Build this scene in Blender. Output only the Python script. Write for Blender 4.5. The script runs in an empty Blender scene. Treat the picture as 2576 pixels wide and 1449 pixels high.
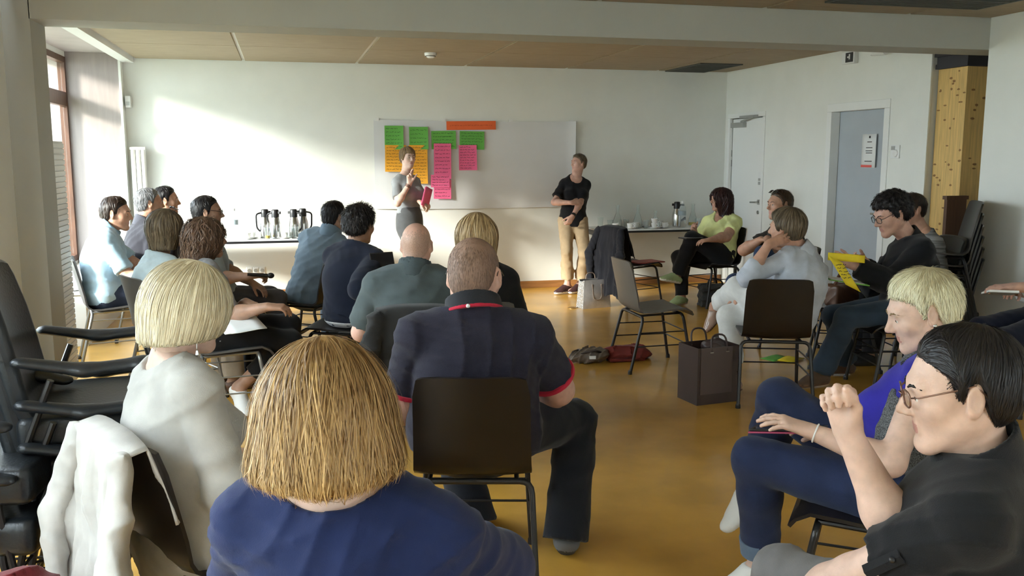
import bpy, bmesh, math, random
import numpy as np
from mathutils import Vector, Matrix

# ------------------------------------------------------------------ camera
FPX = 2300.0                                   # focal length in pixels of the 2576 x 1449 frame
PITCH, YAW, CAM_H = math.atan(334.5/FPX), 0.0, 1.6
YAW = math.atan(579/FPX*math.cos(PITCH))
CAM_F = np.array([math.sin(YAW)*math.cos(PITCH), math.cos(YAW)*math.cos(PITCH), -math.sin(PITCH)])
CAM_R = np.array([math.cos(YAW), -math.sin(YAW), 0.0]); CAM_U = np.cross(CAM_R, CAM_F); CAM_C = np.array([0, 0, CAM_H])
scene = bpy.context.scene
cam = bpy.data.objects.new('camera', bpy.data.cameras.new('camera')); scene.collection.objects.link(cam)
cam.data.sensor_width = 36.0; cam.data.lens = 36.0*FPX/2576.0; cam.data.clip_start = .05; cam.data.clip_end = 200
cam.matrix_world = Matrix(((CAM_R[0], CAM_U[0], -CAM_F[0], 0), (CAM_R[1], CAM_U[1], -CAM_F[1], 0), (CAM_R[2], CAM_U[2], -CAM_F[2], CAM_H), (0, 0, 0, 1)))
scene.camera = cam
scene.view_settings.view_transform = 'Standard'; scene.view_settings.look = 'None'
scene.view_settings.gamma = 1.0; scene.view_settings.use_curve_mapping = False
scene.view_settings.exposure = 0.0
# ------------------------------------------------------------------ daylight: an overcast sky outside the windows, a low soft sun
world = bpy.data.worlds.new('sky'); scene.world = world; world.use_nodes = True
_bg = world.node_tree.nodes['Background']; _bg.inputs[0].default_value = (.80, .90, 1.0, 1); _bg.inputs[1].default_value = 8.0
sun = bpy.data.objects.new('sun', bpy.data.lights.new('sun', 'SUN')); scene.collection.objects.link(sun)
sun.data.energy = 7.5; sun.data.angle = math.radians(9); sun.data.color = (1.0, .96, .88)
sun.rotation_euler = Vector((1.0, .46, -.36)).to_track_quat('-Z', 'Y').to_euler()
def portal(x, y0, y1, z0, z1):                  # guides the sky's light through a window opening
    l = bpy.data.lights.new('window_portal', 'AREA'); l.shape = 'RECTANGLE'; l.size = y1-y0; l.size_y = z1-z0; l.cycles.is_portal = True
    o = bpy.data.objects.new('window_portal', l); scene.collection.objects.link(o); o.location = (x, (y0+y1)/2, (z0+z1)/2)
    o.rotation_euler = Vector((1, 0, 0)).to_track_quat('-Z', 'Z').to_euler()
portal(-2.24, 6.45, 10.42, .55, 2.55)
portal(-1.75, -1.9, 5.4, .45, 2.45)
_l = bpy.data.lights.new('window_portal', 'AREA'); _l.shape = 'RECTANGLE'; _l.size = 1.7; _l.size_y = 1.65; _l.cycles.is_portal = True
_o = bpy.data.objects.new('window_portal', _l); scene.collection.objects.link(_o); _o.location = (3.75, -2.82, 1.6); _o.rotation_euler = Vector((0, 1, 0)).to_track_quat('-Z', 'Z').to_euler()  # portal of the added fill window behind the camera
scene.view_settings.exposure = 1.05
# ------------------------------------------------------------------ helpers
COL = bpy.context.scene.collection
RNG = np.random.default_rng(7)

def V(*a): return np.array(a, dtype=np.float64)
def unit(v):
    v = np.asarray(v, float); n = np.linalg.norm(v); return v/n if n > 1e-9 else v
def rotz(d):
    c, s = math.cos(math.radians(d)), math.sin(math.radians(d)); return np.array([[c,-s,0],[s,c,0],[0,0,1.]])
def rotx(d):
    c, s = math.cos(math.radians(d)), math.sin(math.radians(d)); return np.array([[1.,0,0],[0,c,-s],[0,s,c]])
def roty(d):
    c, s = math.cos(math.radians(d)), math.sin(math.radians(d)); return np.array([[c,0,s],[0,1.,0],[-s,0,c]])

# the photograph's pixel (2576 x 1449) and a distance from the camera, a height or a wall -> a place in the room
def ray(x, y): return CAM_F + CAM_R*((x-1288.)/FPX) - CAM_U*((y-724.5)/FPX)
def at_depth(x, y, d): return CAM_C + ray(x, y)*d
def at_z(x, y, z): r = ray(x, y); return CAM_C + r*((z-CAM_C[2])/r[2])
def at_Y(x, y, Y): r = ray(x, y); return CAM_C + r*((Y-CAM_C[1])/r[1])
def at_X(x, y, X): r = ray(x, y); return CAM_C + r*((X-CAM_C[0])/r[0])

def tag(o, label=None, cat=None, group=None, kind=None):
    if label: o['label'] = label
    if cat: o['category'] = cat
    if group: o['group'] = group
    if kind: o['kind'] = kind
    return o
def empty(name, loc=(0,0,0), rz=0.0):
    o = bpy.data.objects.new(name, None); COL.objects.link(o)
    o.location = tuple(loc); o.rotation_euler = (0,0,math.radians(rz)); o.empty_display_size = .1
    return o
def link(name, me, parent=None, mats=()):
    for m in mats: me.materials.append(m)
    o = bpy.data.objects.new(name, me); COL.objects.link(o)
    if parent is not None: o.parent = parent
    return o
def copy_tree(o, parent=None):
    c = o.copy(); COL.objects.link(c)
    if parent is not None: c.parent = parent
    for ch in list(o.children): copy_tree(ch, c)
    return c

class MB:
    """collects vertices and faces of one mesh"""
    def __init__(s): s.v = []; s.f = []; s.m = []; s.mi = 0
    def add(s, vs, fs):
        o = len(s.v); s.v.extend([tuple(map(float, p)) for p in vs])
        for f in fs: s.f.append(tuple(i+o for i in f)); s.m.append(s.mi)
        return s
    def box(s, lo, hi, M=None, c=None):
        x0,y0,z0 = lo; x1,y1,z1 = hi
        vs = [V(x,y,z) for z in (z0,z1) for y in (y0,y1) for x in (x0,x1)]
        if M is not None: vs = [M@p for p in vs]
        if c is not None: vs = [p+np.asarray(c) for p in vs]
        return s.add(vs, [(0,2,3,1),(4,5,7,6),(0,1,5,4),(2,6,7,3),(0,4,6,2),(1,3,7,5)])
    def tube(s, pts, r, n=8, cap=True, closed=False):
        pts = [np.asarray(p, float) for p in pts]; N = len(pts)
        rs = r if isinstance(r, (list, tuple, np.ndarray)) else [r]*N
        up = None; vs = []
        for i in range(N):
            if closed: t = unit(pts[(i+1) % N]-pts[i-1])
            else: t = unit(pts[min(i+1,N-1)]-pts[max(i-1,0)])
            if up is None: up = V(0,0,1) if abs(t[2]) < .9 else V(1,0,0)
            a = unit(np.cross(t, up)); b = np.cross(a, t); up = b
            for k in range(n):
                q = 2*math.pi*k/n; vs.append(pts[i]+rs[i]*(a*math.cos(q)+b*math.sin(q)))
        fs = []
        for i in range(N if closed else N-1):
            for k in range(n):
                j = (i+1) % N
                fs.append((i*n+k, i*n+(k+1)%n, j*n+(k+1)%n, j*n+k))
        if cap and not closed:
            fs.append(tuple(range(n-1,-1,-1))); fs.append(tuple((N-1)*n+k for k in range(n)))
        return s.add(vs, fs)
    def lathe(s, prof, n=20, c=(0,0,0)):
        vs = []; fs = []; N = len(prof); c = np.asarray(c, float)
        for r, z in prof:
            for k in range(n):
                q = 2*math.pi*k/n; vs.append(c+V(r*math.cos(q), r*math.sin(q), z))
        for i in range(N-1):
            for k in range(n): fs.append((i*n+k, i*n+(k+1)%n, (i+1)*n+(k+1)%n, (i+1)*n+k))
        if prof[0][0] > 1e-5: fs.append(tuple(range(n-1,-1,-1)))
        if prof[-1][0] > 1e-5: fs.append(tuple((N-1)*n+k for k in range(n)))
        return s.add(vs, fs)
    def grid(s, P):
        """P: rows x cols x 3"""
        r, c = len(P), len(P[0])
        return s.add([p for row in P for p in row], [(i*c+j, i*c+j+1, (i+1)*c+j+1, (i+1)*c+j) for i in range(r-1) for j in range(c-1)])
    def slab(s, P, th):
        """a sheet given by rows x cols points, thickened along its normals"""
        P = np.asarray(P, float); r, c = P.shape[:2]
        du = np.gradient(P, axis=0); dv = np.gradient(P, axis=1)
        n = np.cross(dv, du); n /= (np.linalg.norm(n, axis=2, keepdims=True)+1e-9)
        A = P+n*th/2; B = P-n*th/2
        vs = list(A.reshape(-1,3))+list(B.reshape(-1,3)); o = r*c; fs = []
        for i in range(r-1):
            for j in range(c-1):
                a = i*c+j; fs.append((a,a+c,a+c+1,a+1)); fs.append((o+a,o+a+1,o+a+c+1,o+a+c))
        for i in range(r-1):
            a = i*c; fs.append((a,o+a,o+a+c,a+c)); a = i*c+c-1; fs.append((a,a+c,o+a+c,o+a))
        for j in range(c-1):
            fs.append((j,j+1,o+j+1,o+j)); a = (r-1)*c+j; fs.append((a,o+a,o+a+1,a+1))
        return s.add(vs, fs)
    def build(s, name, mats, parent=None, smooth=False, bevel=0, fix=True, loc=None):
        me = bpy.data.meshes.new(name); me.from_pydata(s.v, [], s.f)
        if fix:
            bm = bmesh.new(); bm.from_mesh(me); bmesh.ops.recalc_face_normals(bm, faces=bm.faces[:])
            if bevel:
                bmesh.ops.bevel(bm, geom=bm.edges[:], offset=bevel, segments=2, affect='EDGES', profile=.5, clamp_overlap=True)
            bm.to_mesh(me); bm.free()
        if not isinstance(mats, (list, tuple)): mats = [mats]
        o = link(name, me, parent, mats)
        if len(mats) > 1 and len(me.polygons) == len(s.m): me.polygons.foreach_set('material_index', s.m)
        if smooth:
            me.polygons.foreach_set('use_smooth', [True]*len(me.polygons))
            if smooth == 'auto' : me.set_sharp_from_angle(angle=math.radians(38))
        if loc is not None: o.location = tuple(loc)
        return o

# ------------------------------------------------------------------ materials
def mat(name, col, rough=.6, noise=0., nscale=40., bump=0., bscale=120., metal=0., spec=.5, sss=0., coat=0., trans=0., stretch=None,
        col2=None, ramp=(.35,.65), sheen=0., alpha=None, ior=None, emit=None, detail=4.):
    m = bpy.data.materials.new(name); m.use_nodes = True; nt = m.node_tree; N = nt.nodes; L = nt.links
    b = N['Principled BSDF']; c4 = tuple(col)+(1,)
    b.inputs['Base Color'].default_value = c4; b.inputs['Roughness'].default_value = rough
    b.inputs['Metallic'].default_value = metal; b.inputs['Specular IOR Level'].default_value = spec
    if sss: b.inputs['Subsurface Weight'].default_value = sss; b.inputs['Subsurface Radius'].default_value = (1,.35,.2); b.inputs['Subsurface Scale'].default_value = .012
    if coat: b.inputs['Coat Weight'].default_value = coat; b.inputs['Coat Roughness'].default_value = .25
    if trans: b.inputs['Transmission Weight'].default_value = trans
    if sheen: b.inputs['Sheen Weight'].default_value = sheen; b.inputs['Sheen Roughness'].default_value = .5
    if ior: b.inputs['IOR'].default_value = ior
    if alpha is not None: b.inputs['Alpha'].default_value = alpha
    if emit: b.inputs['Emission Color'].default_value = tuple(emit[0])+(1,); b.inputs['Emission Strength'].default_value = emit[1]
    if noise or bump or col2:
        tc = N.new('ShaderNodeTexCoord'); mp = N.new('ShaderNodeMapping'); L.new(tc.outputs['Object'], mp.inputs['Vector'])
        if stretch: mp.inputs['Scale'].default_value = stretch
    if noise or col2:
        t = N.new('ShaderNodeTexNoise'); t.inputs['Scale'].default_value = nscale; t.inputs['Detail'].default_value = detail
        L.new(mp.outputs[0], t.inputs['Vector'])
        r = N.new('ShaderNodeValToRGB'); r.color_ramp.elements[0].position = ramp[0]; r.color_ramp.elements[1].position = ramp[1]
        if col2: a, z = tuple(col), tuple(col2)
        else: a = tuple(x*(1-noise) for x in col); z = tuple(min(1, x*(1+noise)) for x in col)
        r.color_ramp.elements[0].color = a+(1,); r.color_ramp.elements[1].color = z+(1,)
        L.new(t.outputs['Fac'], r.inputs[0]); L.new(r.outputs[0], b.inputs['Base Color'])
    if bump:
        t2 = N.new('ShaderNodeTexNoise'); t2.inputs['Scale'].default_value = bscale; t2.inputs['Detail'].default_value = 3
        L.new(mp.outputs[0], t2.inputs['Vector'])
        bp = N.new('ShaderNodeBump'); bp.inputs['Strength'].default_value = bump; bp.inputs['Distance'].default_value = .01
        L.new(t2.outputs['Fac'], bp.inputs['Height']); L.new(bp.outputs[0], b.inputs['Normal'])
    return m
def cloth(name, col, rough=.85, bump=.25, **k):
    k.setdefault('noise', .12); k.setdefault('nscale', 9.); k.setdefault('bscale', 420.); k.setdefault('sheen', .12); k.setdefault('spec', .2)
    return mat(name, col, rough=rough, bump=bump, **k)
def skin(name, col): return mat(name, col, rough=.5, noise=.09, nscale=28., bump=.06, bscale=300., sss=.12, spec=.4)
def hairmat(name, dark, light, rough=.42, amt=1.0):
    """every strand carries its own tint"""
    m = bpy.data.materials.new(name); m.use_nodes = True; nt = m.node_tree; N = nt.nodes; L = nt.links
    b = N['Principled BSDF']; b.inputs['Roughness'].default_value = rough; b.inputs['Specular IOR Level'].default_value = .35
    a = N.new('ShaderNodeAttribute'); a.attribute_name = 'tint'
    tc = N.new('ShaderNodeTexCoord'); t = N.new('ShaderNodeTexNoise'); t.inputs['Scale'].default_value = 30; t.inputs['Detail'].default_value = 5
    L.new(tc.outputs['Object'], t.inputs['Vector'])
    mx = N.new('ShaderNodeMath'); mx.operation = 'MULTIPLY_ADD'; mx.inputs[1].default_value = .45; L.new(t.outputs['Fac'], mx.inputs[0])
    ml = N.new('ShaderNodeMath'); ml.operation = 'MULTIPLY'; ml.inputs[1].default_value = .62; L.new(a.outputs['Fac'], ml.inputs[0]); L.new(ml.outputs[0], mx.inputs[2])
    r = N.new('ShaderNodeValToRGB'); r.color_ramp.elements[0].position = .12; r.color_ramp.elements[1].position = .85
    r.color_ramp.elements[0].color = tuple(dark)+(1,); r.color_ramp.elements[1].color = tuple(light)+(1,)
    L.new(mx.outputs[0], r.inputs[0]); L.new(r.outputs[0], b.inputs['Base Color'])
    return m

# ------------------------------------------------------------------ solid shapes by distance fields, meshed
class Sdf:
    def __init__(s): s.p = []
    def cone(s, a, b, ra, rb, k=.02, flat=None, clip=None, op='u'):
        a = np.asarray(a, float); b = np.asarray(b, float)
        R = max(ra, rb)
        s.p.append(dict(t='c', a=a, b=b, ra=ra, rb=rb, k=k, flat=flat, clip=clip, op=op, bc=(a+b)/2, br=np.linalg.norm(b-a)/2+R)); return s
    def ell(s, c, r, M=None, k=.02, clip=None, op='u'):
        c = np.asarray(c, float); r = np.asarray(r, float)
        s.p.append(dict(t='e', c=c, r=r, M=M, k=k, clip=clip, op=op, bc=c, br=r.max())); return s
    def box(s, c, h, M=None, r=.004, k=.005, clip=None, op='u'):
        c = np.asarray(c, float); h = np.asarray(h, float)
        s.p.append(dict(t='b', c=c, h=h, M=M, r=r, k=k, clip=clip, op=op, bc=c, br=np.linalg.norm(h)+r)); return s
    def chain(s, pts, rs, k=.02, **kw):
        for i in range(len(pts)-1): s.cone(pts[i], pts[i+1], rs[i], rs[i+1], k, **kw)
        return s
    def cut(s, pt, n, k=.004):
        s.p.append(dict(t='h', a=np.asarray(pt, float), n=unit(n), k=k, op='i', clip=None, bc=None, br=1e9)); return s
    def fn(s, f, op='f', k=0): s.p.append(dict(t='f', f=f, op=op, k=k, clip=None, bc=None, br=1e9)); return s

def _ev(q, X, Y, Z):
    t = q['t']
    if t == 'c':
        a, b = q['a'], q['b']; ba = b-a; L2 = float(ba@ba)+1e-12
        x = X-np.float32(a[0]); y = Y-np.float32(a[1]); z = Z-np.float32(a[2])
        h = np.clip((x*np.float32(ba[0]/L2)+y*np.float32(ba[1]/L2)+z*np.float32(ba[2]/L2)), 0, 1)
        x = x-h*np.float32(ba[0]); y = y-h*np.float32(ba[1]); z = z-h*np.float32(ba[2])
        if q['flat'] is not None:
            n, f = q['flat']; n = np.asarray(n, np.float32); w = (x*n[0]+y*n[1]+z*n[2])*np.float32(1/f-1)
            x = x+w*n[0]; y = y+w*n[1]; z = z+w*n[2]
        d = np.sqrt(x*x+y*y+z*z)-(np.float32(q['ra'])+h*np.float32(q['rb']-q['ra']))
    elif t in 'eb':
        c = q['c']; x = X-np.float32(c[0]); y = Y-np.float32(c[1]); z = Z-np.float32(c[2])
        if q['M'] is not None:
            M = q['M'].astype(np.float32); x, y, z = (M[0,0]*x+M[1,0]*y+M[2,0]*z, M[0,1]*x+M[1,1]*y+M[2,1]*z, M[0,2]*x+M[1,2]*y+M[2,2]*z)
        if t == 'e':
            r = q['r'].astype(np.float32); x = x/r[0]; y = y/r[1]; z = z/r[2]
            k0 = np.sqrt(x*x+y*y+z*z); x = x/r[0]; y = y/r[1]; z = z/r[2]; k1 = np.sqrt(x*x+y*y+z*z)+1e-9
            d = k0*(k0-1)/k1
        else:
            h = q['h']; x = np.abs(x)-np.float32(h[0]); y = np.abs(y)-np.float32(h[1]); z = np.abs(z)-np.float32(h[2])
            d = np.sqrt(np.maximum(x,0)**2+np.maximum(y,0)**2+np.maximum(z,0)**2)+np.minimum(np.maximum(x,np.maximum(y,z)),0)-np.float32(q['r'])
    elif t == 'h':
        n = q['n']; a = q['a']; d = (X-np.float32(a[0]))*np.float32(n[0])+(Y-np.float32(a[1]))*np.float32(n[1])+(Z-np.float32(a[2]))*np.float32(n[2])
    if q['clip']:
        for a, n in q['clip']:
            n = unit(n); d = np.maximum(d, (X-np.float32(a[0]))*np.float32(n[0])+(Y-np.float32(a[1]))*np.float32(n[1])+(Z-np.float32(a[2]))*np.float32(n[2]))
    return d
def _comb(D, d, q):
    k = np.float32(max(q['k'], 1e-5)); op = q['op']
    if op == 'u':
        h = np.maximum(k-np.abs(D-d), 0)/k; return np.minimum(D, d)-h*h*k*np.float32(.25)
    if op == 's': d = -d
    h = np.maximum(k-np.abs(D-d), 0)/k; return np.maximum(D, d)+h*h*k*np.float32(.25)
def sdf_at(S, P):
    P = np.asarray(P, np.float32); X, Y, Z = P[...,0], P[...,1], P[...,2]; D = np.full(X.shape, 1., np.float32)
    for q in S.p:
        if q['t'] == 'f': D = q['f'](D, X, Y, Z)
        else: D = _comb(D, _ev(q, X, Y, Z), q)
    return D
def sdf_grad(S, P, e=.002):
    P = np.asarray(P, np.float32); g = np.zeros_like(P)
    for s_ in ((1,-1,-1),(-1,-1,1),(-1,1,-1),(1,1,1)):
        k = np.array(s_, np.float32); g += k*sdf_at(S, P+k*e)[...,None]
    return g/(np.linalg.norm(g, axis=-1, keepdims=True)+1e-9)

def sdf_mesh(S, v, pad=.03):
    """surface nets over the blocks that the surface passes through"""
    lo = np.min([q['bc']-q['br'] for q in S.p if q['bc'] is not None and q['op'] == 'u'], axis=0)-pad
    hi = np.max([q['bc']+q['br'] for q in S.p if q['bc'] is not None and q['op'] == 'u'], axis=0)+pad
    n = 8; bs = n*v; nb = np.ceil((hi-lo)/bs).astype(int)+1
    I = np.stack(np.meshgrid(*[np.arange(k) for k in nb], indexing='ij'), -1).reshape(-1,3)
    C = lo+(I+.5)*bs; hd = bs*.866
    d = sdf_at(S, C); act = np.abs(d) < hd*1.9+.012
    I = I[act]; C = C[act]; B = len(I)
    o = (lo+I*bs).astype(np.float32); g = (np.arange(n+1)*v).astype(np.float32)
    X = (o[:,0,None]+g)[:,:,None,None]; Y = (o[:,1,None]+g)[:,None,:,None]; Z = (o[:,2,None]+g)[:,None,None,:]
    D = np.full((B,n+1,n+1,n+1), 1., np.float32)
    for q in S.p:
        if q['bc'] is None or q['op'] == 'i':
            if q['t'] == 'f': D = q['f'](D, X, Y, Z)
            else: D = _comb(D, _ev(q, X, Y, Z), q)
            continue
        sel = np.nonzero(np.linalg.norm(C-q['bc'], axis=1) < q['br']+hd+q['k']+.03)[0]
        if len(sel) == 0: continue
        D[sel] = _comb(D[sel], _ev(q, X[sel], Y[sel], Z[sel]), q)
    s = D < 0
    GN = nb.astype(np.int64)*n+2
    def gid(i, j, k): return ((i+1)*GN[1]+(j+1))*GN[2]+(k+1)
    # cell vertices
    cnt = np.zeros((B,n,n,n), np.int8)
    for a in (0,1):
        for b in (0,1):
            for c in (0,1): cnt += s[:,a:a+n,b:b+n,c:c+n]
    cell = np.nonzero((cnt > 0) & (cnt < 8)); bi, ci, cj, ck = cell
    acc = np.zeros((len(bi),3), np.float32); num = np.zeros(len(bi), np.float32)
    cor = {}
    for a in (0,1):
        for b in (0,1):
            for c in (0,1): cor[a,b,c] = D[bi,ci+a,cj+b,ck+c]
    for ax in range(3):
        for a in (0,1):
            for b in (0,1):
                p0 = [a,b]; p0.insert(ax,0); p1 = [a,b]; p1.insert(ax,1)
                d0, d1 = cor[tuple(p0)], cor[tuple(p1)]; x = (d0 < 0) != (d1 < 0)
                t = np.where(x, d0/np.where(x, d0-d1, 1), 0)
                pos = np.zeros((len(bi),3), np.float32); pos[:] = p0; pos[:,ax] += t
                acc += pos*x[:,None]; num += x
    P = acc/np.maximum(num,1)[:,None]
    ijk = np.stack([ci,cj,ck],1)+I[bi]*n
    W = lo+(ijk+P)*v
    ids = gid(ijk[:,0], ijk[:,1], ijk[:,2]); order = np.argsort(ids); sid = ids[order]
    quads = []
    for ax in range(3):
        sl0 = [slice(None)]+[slice(0,n)]*3; sl1 = list(sl0); sl1[ax+1] = slice(1,n+1)
        e0, e1 = s[tuple(sl0)], s[tuple(sl1)]; bi2, i, j, k = np.nonzero(e0 != e1)
        if len(bi2) == 0: continue
        G = np.stack([i,j,k],1)+I[bi2]*n; flip = e0[bi2,i,j,k]
        u, w = [(1,2),(2,0),(0,1)][ax]
        qs = []
        for du, dw in ((-1,-1),(0,-1),(0,0),(-1,0)):
            H = G.copy(); H[:,u] += du; H[:,w] += dw; idv = gid(H[:,0],H[:,1],H[:,2])
            pos = np.searchsorted(sid, idv); pos = np.clip(pos, 0, len(sid)-1)
            qs.append(np.where(sid[pos] == idv, order[pos], -1))
        Q = np.stack(qs, 1); ok = (Q >= 0).all(1); Q = Q[ok]; fl = flip[ok]
        Q[~fl] = Q[~fl][:, ::-1]; quads.append(Q)
    Q = np.concatenate(quads) if quads else np.zeros((0,4), int)
    return W.astype(np.float64), Q

def mesh_np(name, Vv, Q, smooth=True):
    me = bpy.data.meshes.new(name)
    nq = len(Q); k = Q.shape[1]
    me.vertices.add(len(Vv)); me.vertices.foreach_set('co', np.asarray(Vv, np.float32).ravel())
    me.loops.add(nq*k); me.loops.foreach_set('vertex_index', np.asarray(Q, np.int32).ravel())
    me.polygons.add(nq); me.polygons.foreach_set('loop_start', np.arange(0, nq*k, k, dtype=np.int32))
    me.update(calc_edges=True); me.validate()
    if smooth: me.polygons.foreach_set('use_smooth', np.ones(len(me.polygons), bool))
    return me
def sdf_obj(name, S, v, mats, parent, origin=(0,0,0), matfn=None):
    Vv, Q = sdf_mesh(S, v)
    me = mesh_np(name, Vv-np.asarray(origin), Q)
    if not isinstance(mats, (list, tuple)): mats = [mats]
    o = link(name, me, parent, mats)
    if matfn is not None and len(Q):
        me.polygons.foreach_set('material_index', matfn(Vv[Q].mean(1)).astype(np.int32)[:len(me.polygons)])
    return o
# ------------------------------------------------------------------ materials of the place
M_ = {}
M_['wall'] = mat('wall_paint', (.80,.81,.765), .65, noise=.02, nscale=3, bump=.05, bscale=260)
M_['ceil_base'] = mat('ceiling_grid_white', (.66,.64,.57), .7)
M_['ceil'] = mat('ceiling_panel_beige', (.36,.29,.20), .75, noise=.07, nscale=5, bump=.08, bscale=300, stretch=(1,6,1))
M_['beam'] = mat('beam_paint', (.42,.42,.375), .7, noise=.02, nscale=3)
M_['floor'] = mat('linoleum', (.54,.29,.05), .24, noise=.16, nscale=2.2, bump=.02, bscale=30, spec=.5, coat=.12)
M_['base'] = mat('skirting_wood', (.33,.15,.05), .4, noise=.15, nscale=6, stretch=(1,1,8))
M_['reveal'] = mat('reveal_board', (.35,.30,.285), .35, noise=.05, nscale=5, stretch=(6,1,.6))
M_['bayceil'] = mat('bay_ceiling', (.50,.45,.44), .45, noise=.05, nscale=4)
M_['winwood'] = mat('window_wood', (.10,.045,.025), .4, noise=.2, nscale=8, stretch=(5,5,.6))
def pane(name, tint, gloss=.07):
    m = bpy.data.materials.new(name); m.use_nodes = True; nt = m.node_tree; N = nt.nodes; L = nt.links; N.remove(N['Principled BSDF'])
    t = N.new('ShaderNodeBsdfTransparent'); t.inputs[0].default_value = tuple(tint)+(1,); g = N.new('ShaderNodeBsdfGlossy'); g.inputs['Roughness'].default_value = .03
    x = N.new('ShaderNodeMixShader'); x.inputs[0].default_value = gloss; L.new(t.outputs[0], x.inputs[1]); L.new(g.outputs[0], x.inputs[2]); L.new(x.outputs[0], N['Material Output'].inputs[0]); return m
M_['glass'] = pane('window_glass', (.97,.99,.98))
M_['darkgap'] = mat('dark_gap', (.05,.05,.05), .8)
M_['white'] = mat('white_enamel', (.80,.81,.80), .4)
M_['rad'] = mat('radiator_enamel', (.74,.73,.69), .45)
M_['door'] = mat('door_white', (.83,.84,.82), .45)
M_['doorgrey'] = mat('door_grey', (.42,.46,.50), .5, noise=.03, nscale=3)
M_['metal'] = mat('brushed_metal', (.55,.56,.56), .3, metal=1.)
M_['alu'] = mat('aluminium_grey', (.45,.46,.45), .45, metal=.6)
M_['ventgrey'] = mat('vent_dark_grey', (.07,.075,.065), .55)
M_['black'] = mat('black_plastic', (.012,.012,.014), .4)
M_['pine'] = mat('pine_board', (.70,.46,.16), .5, noise=.14, nscale=7, bump=.05, stretch=(7,7,.5))
M_['knot'] = mat('pine_knot', (.30,.15,.045), .6)
M_['pinedark'] = mat('dark_stained_wood', (.10,.045,.022), .5, noise=.2, nscale=6, stretch=(6,6,.5))
M_['capdark'] = mat('dark_post_cap', (.03,.028,.035), .6)
M_['paper'] = mat('white_paper', (.80,.81,.80), .7, bump=.02, bscale=8)
M_['sheet'] = mat('chart_paper', (.70,.71,.72), .7, noise=.02, nscale=3, bump=.15, bscale=5)
M_['green'] = mat('green_paper', (.13,.42,.07), .75, noise=.04, nscale=9)
M_['orange'] = mat('orange_paper', (.90,.42,.03), .75, noise=.04, nscale=9)
M_['pink'] = mat('pink_paper', (.86,.14,.30), .75, noise=.04, nscale=9)
M_['red'] = mat('red_orange_paper', (.82,.15,.04), .75, noise=.04, nscale=9)
M_['yellow'] = mat('yellow_paper', (.80,.62,.02), .7, noise=.05, nscale=12)
M_['ink'] = mat('marker_ink', (.02,.02,.02), .7)
M_['inkred'] = mat('dark_red_ink', (.35,.05,.02), .7)
M_['stripe'] = mat('red_print', (.75,.12,.10), .7)
M_['tube'] = mat('chair_tube_black', (.035,.033,.033), .32, metal=.5)
M_['tubegrey'] = mat('chair_tube_grey', (.30,.30,.29), .35, metal=.7)
M_['shell_black'] = mat('chair_shell_black_brown', (.013,.0095,.0085), .33, noise=.15, nscale=6, spec=.5)
M_['shell_grey'] = mat('chair_shell_grey', (.075,.072,.070), .38, noise=.1, nscale=6)
M_['shell_taupe'] = mat('chair_shell_taupe', (.115,.10,.085), .42, noise=.1, nscale=6)
M_['leather'] = mat('black_leather', (.014,.017,.021), .36, noise=.2, nscale=5, bump=.12, bscale=90)
M_['tabletop'] = mat('white_tabletop', (.78,.79,.79), .3)
M_['steel'] = mat('flask_steel', (.62,.62,.61), .2, metal=1.)
M_['china'] = mat('white_china', (.85,.85,.83), .2)
M_['waterglass'] = mat('thin_glass', (.92,.96,.96), .03, trans=.95, ior=1.25)
M_['pet'] = mat('plastic_bottle', (.85,.90,.92), .1, trans=.85, ior=1.15)
M_['juice'] = mat('orange_juice', (.85,.62,.05), .3)
M_['eyewhite'] = mat('eye_white', (.72,.70,.66), .25); M_['iris'] = mat('eye_brown', (.10,.06,.03), .2); M_['pupil'] = mat('eye_pupil', (.01,.01,.01), .1)
M_['lips'] = mat('lips', (.50,.25,.21), .45); M_['stubble'] = mat('stubbled_skin', (.30,.20,.15), .65, noise=.35, nscale=240)
for _n, _c in dict(skin_pale=(.66,.45,.36), skin_mid=(.56,.35,.26), skin_warm=(.52,.29,.20), skin_tan=(.40,.23,.155), skin_ruddy=(.60,.36,.28)).items(): M_[_n] = skin(_n, _c)
# ------------------------------------------------------------------ people
LODS = {0: dict(head=.0042, arm=.005, core=.022, top=.0078, bot=.0115, shoe=.008, hair=.005),
        1: dict(head=.0066, arm=.0076, core=.027, top=.0128, bot=.0155, shoe=.011, hair=.0085),
        2: dict(head=.0070, arm=.0078, core=.027, top=.0145, bot=.0165, shoe=.012, hair=.0095)}

def ik(root, target, l1, l2, pole):
    root = np.asarray(root, float); d = np.asarray(target, float)-root; L = np.linalg.norm(d); t = d/max(L,1e-6)
    L = min(L, (l1+l2)*.998); end = root+t*L
    x = (l1*l1-l2*l2+L*L)/(2*L); h = math.sqrt(max(l1*l1-x*x, 0))
    p = np.asarray(pole, float); p = p-t*(p@t); p = unit(p)
    return root+t*x+p*h, end

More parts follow.
